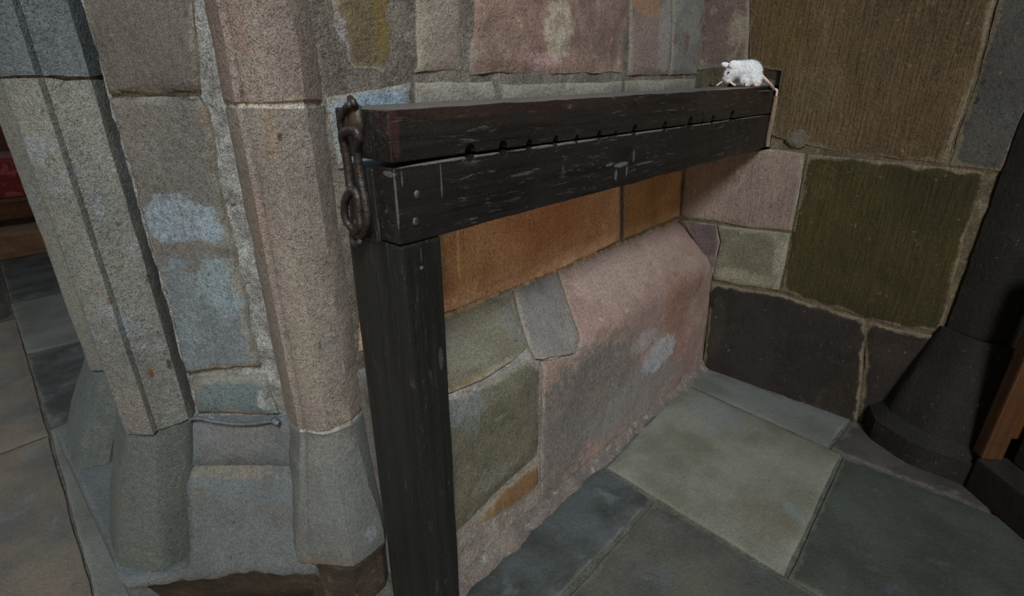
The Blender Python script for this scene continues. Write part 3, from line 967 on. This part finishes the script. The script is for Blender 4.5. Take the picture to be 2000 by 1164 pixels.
o = column('pilaster_base', [(0.0, gp(0.70)), (0.105 * S, gp(0.76)), (0.132 * S, gp(1.05)), (0.165 * S, gp(1.0)), (0.22 * S, gp(0.80)), (0.28 * S, gp(0.52)), (0.33 * S, gp(0.33)), (0.352 * S, gp(0.26)), (0.358 * S, gp(0.20)), ((ZB - 0.006) * S, gp(0.0))], M_PBASE, wall_left, seed=13.0)
M_UNDER = stone_mat('undercut_shade_brown', (66, 56, 44), (50, 42, 34), (84, 72, 58), scale=12, pits=1.6)  # brown stone, its colour darkened for the shade under the overhang
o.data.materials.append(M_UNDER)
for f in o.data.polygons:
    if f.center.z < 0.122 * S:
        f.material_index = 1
# stones and render of the recess between shaft and pilaster
pc = pj(RECESS)
bmR = relief('recess_bed', RECESS, 0.0 * S, 0.20 * S, 0.30 * S, 1.75 * S, stone_mat('recess_mortar', (170, 168, 162), (136, 132, 126), (112, 106, 100), scale=26, pits=2.0, grain=1.3), wall_left, res=0.012, rough=0.005, thick=0.12)
M_REC1 = stone_mat('recess_upper_grey', (126, 114, 106), (114, 104, 98), scale=4, tool=0.35, grain=0.9)
M_REC2 = stone_mat('recess_rendered_grey', (130, 116, 106), (116, 106, 98), (134, 128, 124), scale=4, tool=0.3, smamt=0.6,
                   patches=[pc(405, 620, 120, 120, (134, 140, 144), 0.75), pc(440, 550, 50, 70, (152, 160, 162), 0.7), pc(360, 425, 80, 48, (154, 160, 166), 0.95), pc(420, 445, 30, 30, (158, 163, 168), 0.8), pc(400, 490, 75, 14, (116, 104, 94), 0.7),
                            pc(425, 650, 36, 70, (120, 120, 122), 0.6), pc(330, 600, 24, 90, (146, 156, 162), 0.6), pc(350, 255, 16, 10, (150, 138, 108), 0.8), pc(378, 275, 18, 12, (150, 138, 108), 0.8), pc(404, 300, 13, 15, (142, 128, 104), 0.8),
                            pc(262, 300, 14, 60, (160, 160, 138), 0.8), pc(280, 360, 12, 40, (164, 164, 146), 0.7), pc(400, 225, 20, 24, (140, 112, 92), 0.6), pc(352, 618, 5, 14, (70, 66, 62), 0.8), pc(380, 192, 26, 5, (70, 58, 50), 0.8), pc(270, 192, 30, 4, (74, 62, 54), 0.7)])
M_REC3 = stone_mat('recess_blue_green', (120, 133, 134), (110, 120, 120), (128, 132, 128), scale=7,
                   patches=[pc(520, 780, 16, 30, (178, 174, 168), 0.8)])
stones(RECESS, wall_left, [
    ([(139, -90), (372, -90), (382, 40), (388, 90), (394, 183), (330, 186), (217, 186), (176, 40)], M_REC1, dict(gap=0.004, proud=0.012, jag=0.003)),
    ([(217, 189), (394, 187), (412, 220), (424, 300), (440, 380), (462, 470), (480, 560), (494, 640), (512, 715), (420, 722), (368, 726), (308, 500)], M_REC2, dict(gap=0.004, proud=0.013, jag=0.005, rough=0.005, res=0.014)),
    ([(376, 736), (430, 731), (520, 728), (535, 770), (545, 804), (470, 806), (390, 803)], M_REC3, dict(gap=0.004, proud=0.012, jag=0.004)),
])
# sloping weathered sub-base under the recess
PRO = [(-0.03, 0.425), (0.004, 0.42), (0.012, 0.40), (0.016, 0.345), (0.020, 0.322), (0.0165, 0.3185), (0.0165, 0.3165), (0.023, 0.312), (0.034, 0.285), (0.05, 0.215), (0.064, 0.16), (0.078, 0.125), (0.082, 0.108), (0.068, 0.085), (0.058, 0.04), (0.056, 0.0)]
bm = bmesh.new()
rows = []
NN = RECESS.N
us = [(-0.19 + 0.0125 * i) for i in range(33)]
for u in us:
    base = D0 + NV * (u * S)
    row = []
    fo = 1.55 if u < -0.13 else 0.94 if u > 0.08 else 1.55 + (0.94 - 1.55) * (u + 0.13) / 0.21
    if u > 0.2:
        fo *= 1 - (u - 0.2) * 6
    for o, z in PRO:
        o = min(o * fo, max(0.0, (base.x / S - 0.031) / 0.775))
        if u < -0.03:
            z = min(z, 0.125)
        p = base + NN * (o * S) + Vector((0, 0, z * S))
        k = 0.004 * (nz(p, 10, 3) + 0.6 * nz(p, 35, 3))
        if 0.08 < z < 0.13:
            k += 0.014 * nz(p, 12, 8) + 0.008 * nz(p, 40, 8)
        q = p + NN * k
        row.append(bm.verts.new(q))
    bk = base - NN * 0.15
    if bk.x < 0.028 * S:
        bk.x = 0.028 * S
    row.append(bm.verts.new((bk.x, bk.y, 0.0)))
    row.append(bm.verts.new((bk.x, bk.y, 0.425 * S if u > -0.02 else 0.1 * S)))
    rows.append(row)
m = len(rows[0])
for a, b in zip(rows, rows[1:]):
    for j in range(m):
        bm.faces.new((a[j], a[(j + 1) % m], b[(j + 1) % m], b[j]))
bm.faces.new(rows[0])
bm.faces.new(rows[-1])
bmesh.ops.remove_doubles(bm, verts=bm.verts, dist=0.0002)
M_SUB = stone_mat('sub_base_grey', (112, 116, 118), (98, 100, 100), (112, 102, 92), scale=5, grain=0.85,
                  patches=[pc(470, 850, 80, 30, (128, 126, 126), 0.5), pc(470, 905, 90, 12, (138, 124, 106), 0.7), pc(420, 830, 10, 20, (150, 160, 162), 0.6), pc(475, 1068, 4, 6, (30, 28, 26), 0.9), pc(600, 1090, 120, 20, (136, 118, 104), 0.6), pc(500, 1060, 120, 20, (122, 110, 100), 0.5)])
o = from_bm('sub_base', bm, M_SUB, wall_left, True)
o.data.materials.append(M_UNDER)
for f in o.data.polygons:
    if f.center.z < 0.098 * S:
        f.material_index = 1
# low footing that carries the shafts towards the nave beyond
bm = bmesh.new()
prism(bm, [(0.030 * S, 1.02 * S), (0.31 * S, 1.0 * S), (0.31 * S, 1.90 * S), (0.034 * S, 1.72 * S)], lambda p, d: Vector((p[0], p[1], d)), -0.01, 0.108 * S)
bevel_sharp(bm, 0.012)
from_bm('footing', bm, M_SUB, wall_left)
bm = bmesh.new()
prism(bm, [(0.0305 * S, 1.04 * S), (0.12 * S, 1.0 * S), (0.12 * S, 1.25 * S), (0.031 * S, 1.25 * S)], lambda p, d: Vector((p[0], p[1], d)), -0.01, 0.104 * S)
from_bm('footing', bm, M_SUB, wall_left)
# body of the wall behind the jamb
bm = bmesh.new()
prism(bm, [(0.30 * S, 1.02 * S), (0.44 * S, 0.82 * S), (0.62 * S, 0.90 * S), (0.62 * S, 1.75 * S), (0.30 * S, 1.75 * S), (0.20 * S, 1.5 * S)], lambda p, d: Vector((p[0], p[1], d)), 0.0, 1.75 * S)
from_bm('wall_core', bm, MORTAR, wall_left)

# thin dark cable lying along the ledge of the recess
bm = bmesh.new()
tube(bm, [RECESS.point(x, y) + RECESS.N * 0.022 for x, y in ((384, 806), (400, 804), (430, 810), (470, 815), (510, 814), (535, 810), (551, 812))], 0.004, sides=8)
tube(bm, [RECESS.point(x, y) + RECESS.N * 0.024 for x, y in ((544, 804), (549, 810), (555, 813))], 0.0065, sides=8)
tag(from_bm('cable', bm, plain_mat('cable_grey', (96, 100, 104), 0.5), None, True), 'thin dark grey cable running along the ledge of the arch jamb', 'cable')

# ================================================================== finger pillory
pil = tag(empty('finger_pillory', (0.40 * S, 0.59 * S, 0)), 'black oak finger pillory with a post and holed split beam', 'pillory')
bf = lambda *a: patch_px(BEAMF, *a)
be = lambda *a: patch_px(BEAME, *a)
M_UP = wood_mat('oak_black_upper', (62, 54, 50), (36, 31, 29), 'X', 0.40, 1.0, top_sheen=0.6,
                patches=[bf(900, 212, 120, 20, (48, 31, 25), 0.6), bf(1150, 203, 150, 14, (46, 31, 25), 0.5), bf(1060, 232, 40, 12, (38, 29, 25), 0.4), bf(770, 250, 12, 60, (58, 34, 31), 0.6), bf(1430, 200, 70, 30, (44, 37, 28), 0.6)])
M_LO = wood_mat('oak_black_lower', (56, 50, 47), (33, 29, 27), 'X', 0.40, 1.1,
                patches=[((0.46 * S, YB, 0.9035 * S), (0.16, 0.006, 0.0026), (104, 98, 92), 0.75), ((0.72 * S, YB, 0.9035 * S), (0.16, 0.006, 0.0026), (104, 98, 92), 0.75), ((1.0 * S, YB, 0.9035 * S), (0.16, 0.006, 0.0026), (104, 98, 92), 0.75), ((1.3 * S, YB, 0.9035 * S), (0.16, 0.006, 0.0026), (104, 98, 92), 0.75), ((1.6 * S, YB, 0.9035 * S), (0.16, 0.006, 0.0026), (104, 98, 92), 0.75), ((0.374 * S, YB, 0.86 * S), (0.003, 0.003, 0.05), (96, 92, 88), 0.55), ((0.374 * S, YB + 0.012, 0.895 * S), (0.01, 0.014, 0.004), (100, 96, 92), 0.6), bf(1216, 321, 14, 5, (88, 94, 90), 0.75), bf(1203, 342, 3, 11, (94, 94, 90), 0.6), bf(1224, 332, 2, 12, (86, 92, 88), 0.6), bf(1238, 304, 3, 13, (74, 80, 75), 0.6), bf(1190, 322, 7, 3, (86, 90, 92), 0.6), bf(1260, 318, 18, 2, (84, 84, 82), 0.6), bf(1020, 340, 24, 3, (72, 70, 68), 0.6), bf(1100, 330, 3, 8, (64, 62, 60), 0.5), bf(785, 350, 2, 18, (90, 86, 82), 0.5), bf(1212, 300, 22, 16, (18, 15, 14), 0.9), bf(862, 355, 2, 36, (92, 80, 68), 0.7)])
M_POST = wood_mat('oak_black_post', (58, 52, 48), (34, 30, 28), 'Z', 0.42, 0.45,
                  patches=[bf(825, 523, 5, 5, (110, 106, 102), 0.6), bf(824, 500, 2, 16, (76, 72, 70), 0.5), bf(862, 700, 4, 30, (80, 78, 80), 0.4)])
HOLES = [(0.502, 15), (0.567, 13), (0.626, 10), (0.692, 10), (0.750, 7), (0.818, 9), (0.873, 5), (0.942, 11), (1.067, 10), (1.190, 12), (1.257, 5), (1.316, 9), (1.438, 13)]
XE = XR + 0.09
zs_at = lambda x: (0.9085 - 0.002 * (x / S - 0.37) / 1.38) * S


def notch(x, px, up, ry):
    d = math.hypot(x * S, YB)
    r = px * 0.9 * (x * S * math.cos(AZ) + YB * math.sin(AZ)) / FPX * 1.05
    n = 9
    return [(x * S + r * math.cos(math.pi * (1 - i / (n - 1))) * 1.0, (zs_at(x * S) if up else zs_at(x * S) - 0.004) + (1 if up else -1) * r * ry * math.sin(math.pi * i / (n - 1))) for i in range(n)]


def beam(name, up, x0, ztop_bot, y0, ym, y1, xb, mat):
    bm = bmesh.new()
    seam = []
    xs = [x0 + (XE - x0) * i / 60 for i in range(61)]
    seam_pts = [(x, zs_at(x) - (0 if up else (0.0035 + 0.004 * max(0, 1 - (x - x0) / 0.12) + 0.002 * nz((x, 0, 0), 6)))) for x in xs]
    for hx, hp in HOLES:
        nt = notch(hx, hp, up, 1.15 if up else 0.8)
        a, b = nt[0][0], nt[-1][0]
        seam_pts = [q for q in seam_pts if q[0] < a - 0.004 or q[0] > b + 0.004] + nt
    seam_pts.sort(key=lambda q: q[0])
    far = [(x, ztop_bot(x) + 0.0022 * nz((x, 2.0 if up else 5.0, 0), 9) + 0.0012 * nz((x, 1, 4), 30)) for x in xs]
    if up:
        far = [q for q in far if not 1.58 * S < q[0] < 1.62 * S]
        far = [(x, z - (0.012 if x > 1.6 * S else 0.0)) for x, z in far] + [(1.598 * S, ztop_bot(1.6 * S)), (1.602 * S, ztop_bot(1.6 * S) - 0.012)]
        far.sort(key=lambda q: q[0])
    outl = seam_pts + far[::-1]
    prism(bm, outl, lambda p, d: Vector((p[0], d, p[1])), y0, ym - (0.035 if up else 0))
    bevel_sharp(bm, 0.0035, 2, 50)
    b2 = bmesh.new()
    pl = [(x, zs_at(x) - (0 if up else 0.006)) for x in (xb, XE)] + [(x, ztop_bot(x) + 0.0022 * nz((x, 2.0 if up else 5.0, 0), 9)) for x in [XE - (XE - xb) * i / 40 for i in range(41)]]
    prism(b2, pl, lambda p, d: Vector((p[0], d, p[1])), ym - (0.036 if up else 0.001), y1)
    bevel_sharp(b2, 0.004, 2, 50)
    t = bpy.data.meshes.new('tmp')
    b2.to_mesh(t)
    b2.free()
    bm.from_mesh(t)
    bpy.data.meshes.remove(t)
    return from_bm(name, bm, mat, pil)


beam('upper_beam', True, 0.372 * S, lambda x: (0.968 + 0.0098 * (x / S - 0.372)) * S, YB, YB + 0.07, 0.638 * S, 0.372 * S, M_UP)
beam('lower_beam', False, 0.374 * S, lambda x: 0.807 * S, YB, YB + 0.046, 0.650 * S, 0.4435 * S, M_LO)
bm = bmesh.new()
prism(bm, [(0.374 * S, 0.0), (0.4425 * S, 0.0), (0.4425 * S, 0.8055 * S), (0.374 * S, 0.8055 * S)], lambda p, d: Vector((p[0], d, p[1])), YB + 0.001, 0.648 * S)
bmesh.ops.subdivide_edges(bm, edges=[e for e in bm.edges if abs(e.verts[0].co.z - e.verts[1].co.z) > 0.3], cuts=40)
bevel_sharp(bm, 0.006, 2, 50)
for q in bm.verts:
    q.co += Vector((nz(q.co, 7, 1), nz(q.co, 7, 5), 0)) * 0.0018
post = from_bm('post', bm, M_POST, pil)
bm = bmesh.new()
prism(bm, [(0.372 * S, 0.80 * S), (0.442 * S, 0.80 * S), (0.442 * S, 0.8985 * S), (0.372 * S, 0.8985 * S)], lambda p, d: Vector((p[0], d, p[1])), YB + 0.049, 0.633 * S)
bevel_sharp(bm, 0.004, 2, 50)
from_bm('tenon', bm, M_POST, post)
IRON = plain_mat('wrought_iron', (62, 54, 49), 0.45, 0.4, 0.8, 160, (36, 31, 29))
RUSTY = plain_mat('rusty_iron_boss', (74, 62, 50), 0.55, 0.3, 0.8, 110, (46, 38, 31))
E_ = lambda x, y, o=0.008: hit(x, y, BEAME.O + BEAME.N * o, BEAME.N)
bm = bmesh.new()      # upper staple, curling round the boss
tube(bm, [E_(690, 198, -0.01), E_(684, 203, 0.012), E_(672, 216, 0.014), E_(665, 235, 0.014), E_(668, 258, 0.012), E_(680, 268, 0.006)], 0.0048)
tube(bm, [E_(684, 192, 0.004), E_(690, 200, 0.010), E_(694, 208, 0.004)], 0.0045)
from_bm('staple', bm, IRON, pil, True)
bm = bmesh.new()
bmesh.ops.create_uvsphere(bm, u_segments=20, v_segments=12, radius=1.0)
c = E_(691, 234, 0.0)
for q in bm.verts:
    q.co = Vector((q.co.x * 0.012, q.co.y * 0.021, q.co.z * 0.024)) * (1 + 0.12 * nz(q.co, 2)) + c
from_bm('boss', bm, RUSTY, pil, True)
bm = bmesh.new()      # long hasp link
tube(bm, [E_(x, y, o) for x, y, o in ((684, 254, 0.022), (694, 255, 0.024), (701, 270, 0.022), (698, 294, 0.016), (702, 335, 0.014), (708, 366, 0.014), (714, 396, 0.014), (717, 428, 0.014), (711, 452, 0.014), (702, 462, 0.012),
                                    (696, 452, 0.014), (700, 432, 0.02))], 0.0062)
tube(bm, [E_(x, y, o) for x, y, o in ((684, 254, 0.022), (674, 258, 0.022), (669, 268, 0.020), (675, 292, 0.016), (680, 328, 0.014), (684, 362, 0.014), (690, 378, 0.018))], 0.0062)
hasp = from_bm('hasp', bm, IRON, pil, True)
bm = bmesh.new()
tube(bm, [E_(x, y, o) for x, y, o in ((692, 372, 0.020), (680, 380, 0.022), (673, 400, 0.022), (675, 425, 0.02), (684, 442, 0.018), (697, 449, 0.018), (704, 440, 0.02), (701, 418, 0.02), (700, 392, 0.02))], 0.0058, True)
from_bm('ring', bm, IRON, hasp, True)
bm = bmesh.new()      # lower staple
tube(bm, [E_(692, 462, -0.004), E_(690, 470, 0.012), E_(696, 478, 0.016), E_(704, 470, 0.014), E_(706, 460, -0.004)], 0.0048)
from_bm('staple', bm, IRON, pil, True)
NAIL = plain_mat('nail_head', (92, 94, 96), 0.4, 0.7, 0.6, 300, (60, 58, 56))
for x, y in ((815, 380), (812, 433)):
    bm = bmesh.new()
    bmesh.ops.create_uvsphere(bm, u_segments=14, v_segments=8, radius=1.0)
    c = BEAMF.point(x, y)
    for q in bm.verts:
        q.co = Vector((q.co.x * 0.0062, q.co.y * 0.0028, q.co.z * 0.0066)) + c
    from_bm('nail', bm, NAIL, pil, True)

# ================================================================== white mouse
MO = Vector((1.578, 0.590, 0)) * S
E2 = -Vector((MO.x, MO.y, 0)).normalized()          # towards the nave
E1 = Vector((-E2.y, E2.x, 0))
if E1.dot(RIGHT) < 0:
    E1 = -E1
MPL = Plane(MO, E1, (0, 0, 1))


def mp(x, y, o=0.0):
    return MPL.point(x, y) + E2 * o


MS = (MPL.point(1451, 145) - MPL.point(1450, 145)).length      # metres in one pixel there
ZT = 0.9805 * S + 0.001


def ell(bm, c, r, ax=None, seg=18):
    """ellipsoid: radii along E1, E2, up; optional tilt in the E1-up plane"""
    t = bmesh.new()
    bmesh.ops.create_uvsphere(t, u_segments=seg, v_segments=seg // 2 + 2, radius=1.0)
    a = math.radians(ax or 0)
    d1 = E1 * math.cos(a) + Vector((0, 0, 1)) * math.sin(a)
    d3 = Vector((0, 0, 1)) * math.cos(a) - E1 * math.sin(a)
    vs = [bm.verts.new(c + d1 * (q.co.x * r[0]) + E2 * (q.co.y * r[1]) + d3 * (q.co.z * r[2])) for q in t.verts]
    for f in t.faces:
        bm.faces.new([vs[q.index] for q in f.verts])
    t.free()


FUR = NT('white_fur')
fn = FUR.noise(1.0, 4, 0.7, vec=FUR.stretch(420, 420, 260))
FUR.lk(FUR.mix(FUR.ramp(fn.outputs[0], 0.3, 0.7), srgb(250, 250, 250), srgb(232, 233, 236)), FUR.b.inputs['Base Color'])
FUR.b.inputs['Roughness'].default_value = 0.95
FUR.b.inputs['Sheen Weight'].default_value = 0.4
FUR.lk(FUR.bump(fn.outputs[0], 0.004, 0.7), FUR.b.inputs['Normal'])
k = MS
BLOBS = [(1463, 139, 0, (24, 17, 22), -8), (1473, 147, 0, (14, 17, 20), 0), (1462, 150, 0, (17, 14, 13), 0), (1450, 137, 0, (18, 14.5, 19), 10), (1433, 138, 0, (16, 13.5, 17), 20), (1425, 147, 0, (12, 10.5, 13), 40), (1419, 153, 0, (7.5, 7, 7.5), 0), (1440, 132, 0, (14, 12, 14), 0)]
for s in (1, -1):
    BLOBS += [(1474, 152, s * 11, (13, 7, 14), 20), (1454, 151, s * 9, (7.5, 6.5, 14), -20), (1460, 159, s * 10, (5.4, 5, 9), 6), (1423, 157, s * 5, (4, 3.5, 6), -30), (1478, 161, s * 12, (6, 5, 7), 0)]
bm = bmesh.new()
for x, y, o, r, a in BLOBS:
    ell(bm, mp(x, y, o * k), [q * k for q in r], a)
bo = from_bm('body', bm, FUR.m, None, True)
rm = bo.modifiers.new('remesh', 'REMESH')
rm.mode = 'VOXEL'
rm.voxel_size = 0.0022
rm.use_smooth_shade = True
sm = bo.modifiers.new('smooth', 'SMOOTH')
sm.factor = 0.5
sm.iterations = 7
mouse = tag(empty('mouse', Vector((MO.x, MO.y, ZT))), 'white furry toy mouse with a pink tail standing on the beam', 'mouse')
bo.parent = mouse
bo.matrix_parent_inverse = mouse.matrix_world.inverted()
rg = random.Random(4)
vs, fs = [], []
info = []
for x, y, o, r, a in BLOBS:
    a = math.radians(a)
    info.append((mp(x, y, o * k), [q * k for q in r], E1 * math.cos(a) + Vector((0, 0, 1)) * math.sin(a), Vector((0, 0, 1)) * math.cos(a) - E1 * math.sin(a)))
for bi, (c, r, d1, d3) in enumerate(info):
    for _ in range(int(7 * (r[0] * r[2]) / k / k)):
        n_ = Vector((rg.gauss(0, 1), rg.gauss(0, 1), rg.gauss(0, 1))).normalized()
        p = c + d1 * (n_.x * r[0]) + E2 * (n_.y * r[1]) + d3 * (n_.z * r[2])
        if any(((p - c2).dot(e1) / r2[0]) ** 2 + ((p - c2).dot(E2) / r2[1]) ** 2 + ((p - c2).dot(e3) / r2[2]) ** 2 < 0.97 for bj, (c2, r2, e1, e3) in enumerate(info) if bj != bi):
            continue
        nr = (d1 * (n_.x / r[0]) + E2 * (n_.y / r[1]) + d3 * (n_.z / r[2])).normalized()
        fl = (nr + E1 * 0.9 + Vector((0, 0, -0.25)) + Vector((rg.uniform(-.4, .4), rg.uniform(-.4, .4), rg.uniform(-.4, .4)))).normalized()
        sd = fl.cross(nr)
        sd = sd.normalized() * 0.0006 if sd.length > 1e-4 else Vector((0.0006, 0, 0))
        q = p - nr * 0.0012
        i0 = len(vs)
        vs += [q - sd, q + sd, q + fl * rg.uniform(0.004, 0.008)]
        fs.append((i0, i0 + 1, i0 + 2))
me = bpy.data.meshes.new('fur')
me.from_pydata([tuple(v) for v in vs], [], fs)
fo_ = link('fur', me, FUR.m, mouse)
tag(fo_, kind='stuff')
SKIN = plain_mat('pink_felt', (214, 190, 180), 0.8, 0, 0.4, 300, (196, 168, 158))
EARM = plain_mat('ear_felt', (238, 236, 238), 0.9, 0, 0.4, 300, (206, 200, 198))
for (x, y, o, tilt, rr) in ((1434, 127, 12.5 * k, -20, (11 * k, 2.4 * k, 8.5 * k)), (1418, 127, -5 * k, -16, (10.5 * k, 4 * k, 5.4 * k))):
    bm = bmesh.new()
    ell(bm, mp(x, y, o), rr, tilt)
    from_bm('ear', bm, EARM, mouse, True)
bm = bmesh.new()
ell(bm, mp(1422.5, 142, 11.6 * k), (2.0 * k, 2.2 * k, 2.0 * k))
from_bm('eye', bm, plain_mat('black_bead', (10, 10, 12), 0.15), mouse, True)


def onbeam(x, o):
    p = mp(x, 160, o)
    p.z = ZT
    return p


for pts, r0 in ((((1424, 159, 6), (1430, 163, 7), (1437, 165, 8)), 2.2), (((1414, 158, -3), (1408, 161, -3), (1400, 164, -3)), 2.0), (((1461, 161, 10), (1461, 165, 10), (1455, 167, 12)), 3.6), (((1479, 160, 12), (1479, 166, 13), (1472, 168, 15)), 4.2), (((1470, 160, -10), (1468, 165, -10), (1462, 167, -10)), 3.6)):
    ps_ = [mp(x, y, o * k) for x, y, o in pts]
    for q in ps_:
        q.z = max(q.z, ZT + r0 * k)
    ps_[-1].z = ZT + r0 * k
    bm = bmesh.new()
    tube(bm, ps_, lambda t, r0=r0: r0 * k * (1.1 - 0.25 * t), sides=10)
    from_bm('paw', bm, SKIN, mouse, True)
tip = Vector((XR - 0.018, YB + 0.002, ZT - 0.008))
bm = bmesh.new()
tp = [mp(1482, 142), mp(1490, 150, -2 * k), mp(1500, 160, -3 * k).lerp(tip, 0.1), mp(1508, 169).lerp(tip, 0.5), tip, Vector((XR - 0.012, YB - 0.007, ZT - 0.012)), Vector((XR - 0.012, YB - 0.008, ZT - 0.03))]
tube(bm, tp, lambda t: (3.3 - 2.4 * max(0, t - 0.6)) * k * (0.8 if t < 0.1 else 1.0), sides=10)
from_bm('tail', bm, SKIN, mouse, True)

# small dark pebble by its nose
bm = bmesh.new()
c = onbeam(1391, -12 * k) + Vector((0, 0, 4.2 * k))
ell(bm, c, (6.5 * k, 5 * k, 4.2 * k), 8)
for q in bm.verts:
    q.co += (q.co - c) * 0.14 * nz(q.co, 60)
tag(from_bm('pebble', bm, plain_mat('black_pebble', (40, 42, 46), 0.5), None, True), 'small black pebble on the beam in front of the mouse', 'pebble')

# ================================================================== pew seen past the jamb
pew = tag(empty('pew', (0.1 * S, 4.5 * S, 0)), 'wooden pew with a red patterned cushion beyond the arch', 'pew')
M_PWOOD = wood_mat('pew_red_brown', (112, 74, 54), (84, 52, 38), 'X', 0.5, 0.2)
M_PLIGHT = wood_mat('pew_pale_step', (150, 122, 96), (126, 100, 78), 'X', 0.55, 0.2)
M_PBLACK = wood_mat('pew_dark_gap', (44, 34, 28), (30, 24, 20), 'X', 0.6, 0.1)
RM = NT('red_damask')
rn = RM.noise(9, 3, 0.55, dist=2.2)
RM.lk(RM.mix(RM.ramp(rn.outputs[0], 0.45, 0.56), srgb(128, 44, 52), srgb(176, 92, 92)), RM.b.inputs['Base Color'])
RM.b.inputs['Roughness'].default_value = 0.8
RM.b.inputs['Sheen Weight'].default_value = 0.3


def pz(y, py):
    return hit(30, py, Vector((0, y * S, 0)), Vector((0, 1, 0))).z


def pbox(name, x0, x1, y0, y1, z0, z1, mat, bv=0.01):
    bm = bmesh.new()
    box(bm, (x0 * S, y0 * S, z0), (x1 * S, y1 * S, z1))
    bevel_sharp(bm, bv)
    return from_bm(name, bm, mat, pew)


zst = pz(4.25, 458)
pbox('step', -1.2, 1.6, 4.25, 5.1, 0.0, zst, M_PLIGHT)
zr0, zr1 = pz(4.55, 428), pz(4.55, 393)
pbox('kick_board', -1.2, 1.6, 4.60, 4.66, zst - 0.01, zr0 + 0.02, M_PBLACK)
pbox('seat_rail', -1.2, 1.6, 4.55, 4.62, zr0, zr1, M_PWOOD)
pbox('seat_board', -1.2, 1.6, 4.53, 5.05, zr1 - 0.01, zr1 + 0.025, M_PWOOD)
zc = pz(4.56, 306)
bm = bmesh.new()
box(bm, (-1.15 * S, 4.55 * S, zr1 + 0.025), (1.55 * S, 5.03 * S, max(zc, zr1 + 0.12)))
bevel_sharp(bm, 0.035, 4)
from_bm('cushion', bm, RM.m, pew, True)
pbox('backrest', -1.2, 1.6, 5.03, 5.10, zst - 0.01, zr1 + 0.75, M_PWOOD)
for x in (-1.2, 1.54):
    pbox('pew_end', x, x + 0.06, 4.5, 5.1, zst - 0.01, zr1 + 0.45, M_PWOOD)

# far wall beyond the pew
bm = bmesh.new()
box(bm, (-5.0, 6.9, 0), (6.0, 7.1, 3.2))
tag(from_bm('wall_far', bm, stone_mat('far_wall_plaster', (138, 130, 118), (122, 114, 104), scale=3)), 'plain plastered wall far beyond the arch', None, None, 'structure')

# ================================================================== bench at the right edge
PB = Plane((0, 0, 0.10 * S), (1, 0, 0), (0, 1, 0))
q0, q1 = FLOOR.point(1882, 952), FLOOR.point(2000, 1058)
dv = (q1 - q0).normalized()
nv = Vector((dv.y, -dv.x, 0))
if nv.dot(q0) < 0:
    nv = -nv
bench = tag(empty('bench', q0), 'dark wooden bench standing on a black block at the right edge', 'bench')
M_BBLK = wood_mat('bench_black_foot', (40, 34, 28), (28, 24, 20), 'X', 0.6, 0.1)
M_BORG = wood_mat('bench_orange_brown', (128, 82, 42), (100, 60, 30), 'Z', 0.5, 0.1)


def bprism(name, outline, z0, z1, mat, bv=0.006):
    bm = bmesh.new()
    prism(bm, outline, lambda p, d: Vector((p[0], p[1], d)), z0, z1)
    bevel_sharp(bm, bv)
    return from_bm(name, bm, mat, bench)


def quad(a, along, la, lb, w0, w1):
    n_ = Vector((along.y, -along.x, 0))
    if n_.dot(a) < 0:
        n_ = -n_
    return [(a + along * s + n_ * t).to_2d() for s, t in ((la, w0), (lb, w0), (lb, w1), (la, w1))]


bprism('foot', quad(q0, dv, 0.0, 1.35, 0.0, 0.30), 0.0, 0.10 * S, M_BBLK)
a0 = PB.point(1916, 897)
b0 = PB.point(2000, 904)
da = (b0 - a0).normalized()
bprism('end_panel', quad(a0, da, 0.0, 0.055, 0.0, 0.04), 0.10 * S, 0.62 * S, M_BORG)
bprism('rail', quad(a0, da, 0.055, 0.6, 0.012, 0.035), 0.16 * S, 0.24 * S, M_BORG)
bprism('backrest', quad(q0, dv, 0.02, 1.33, 0.08, 0.115), 0.10 * S, 0.86 * S, M_BBLK)  # tall back added out of view to shade the floor and shaft
bprism('added_backrest_top_rail', quad(q0, dv, 0.0, 1.35, 0.06, 0.135), 0.86 * S, 0.89 * S, M_BORG)
bprism('seat', quad(q0, dv, 0.3, 1.33, 0.115, 0.40), 0.36 * S, 0.39 * S, M_BORG)
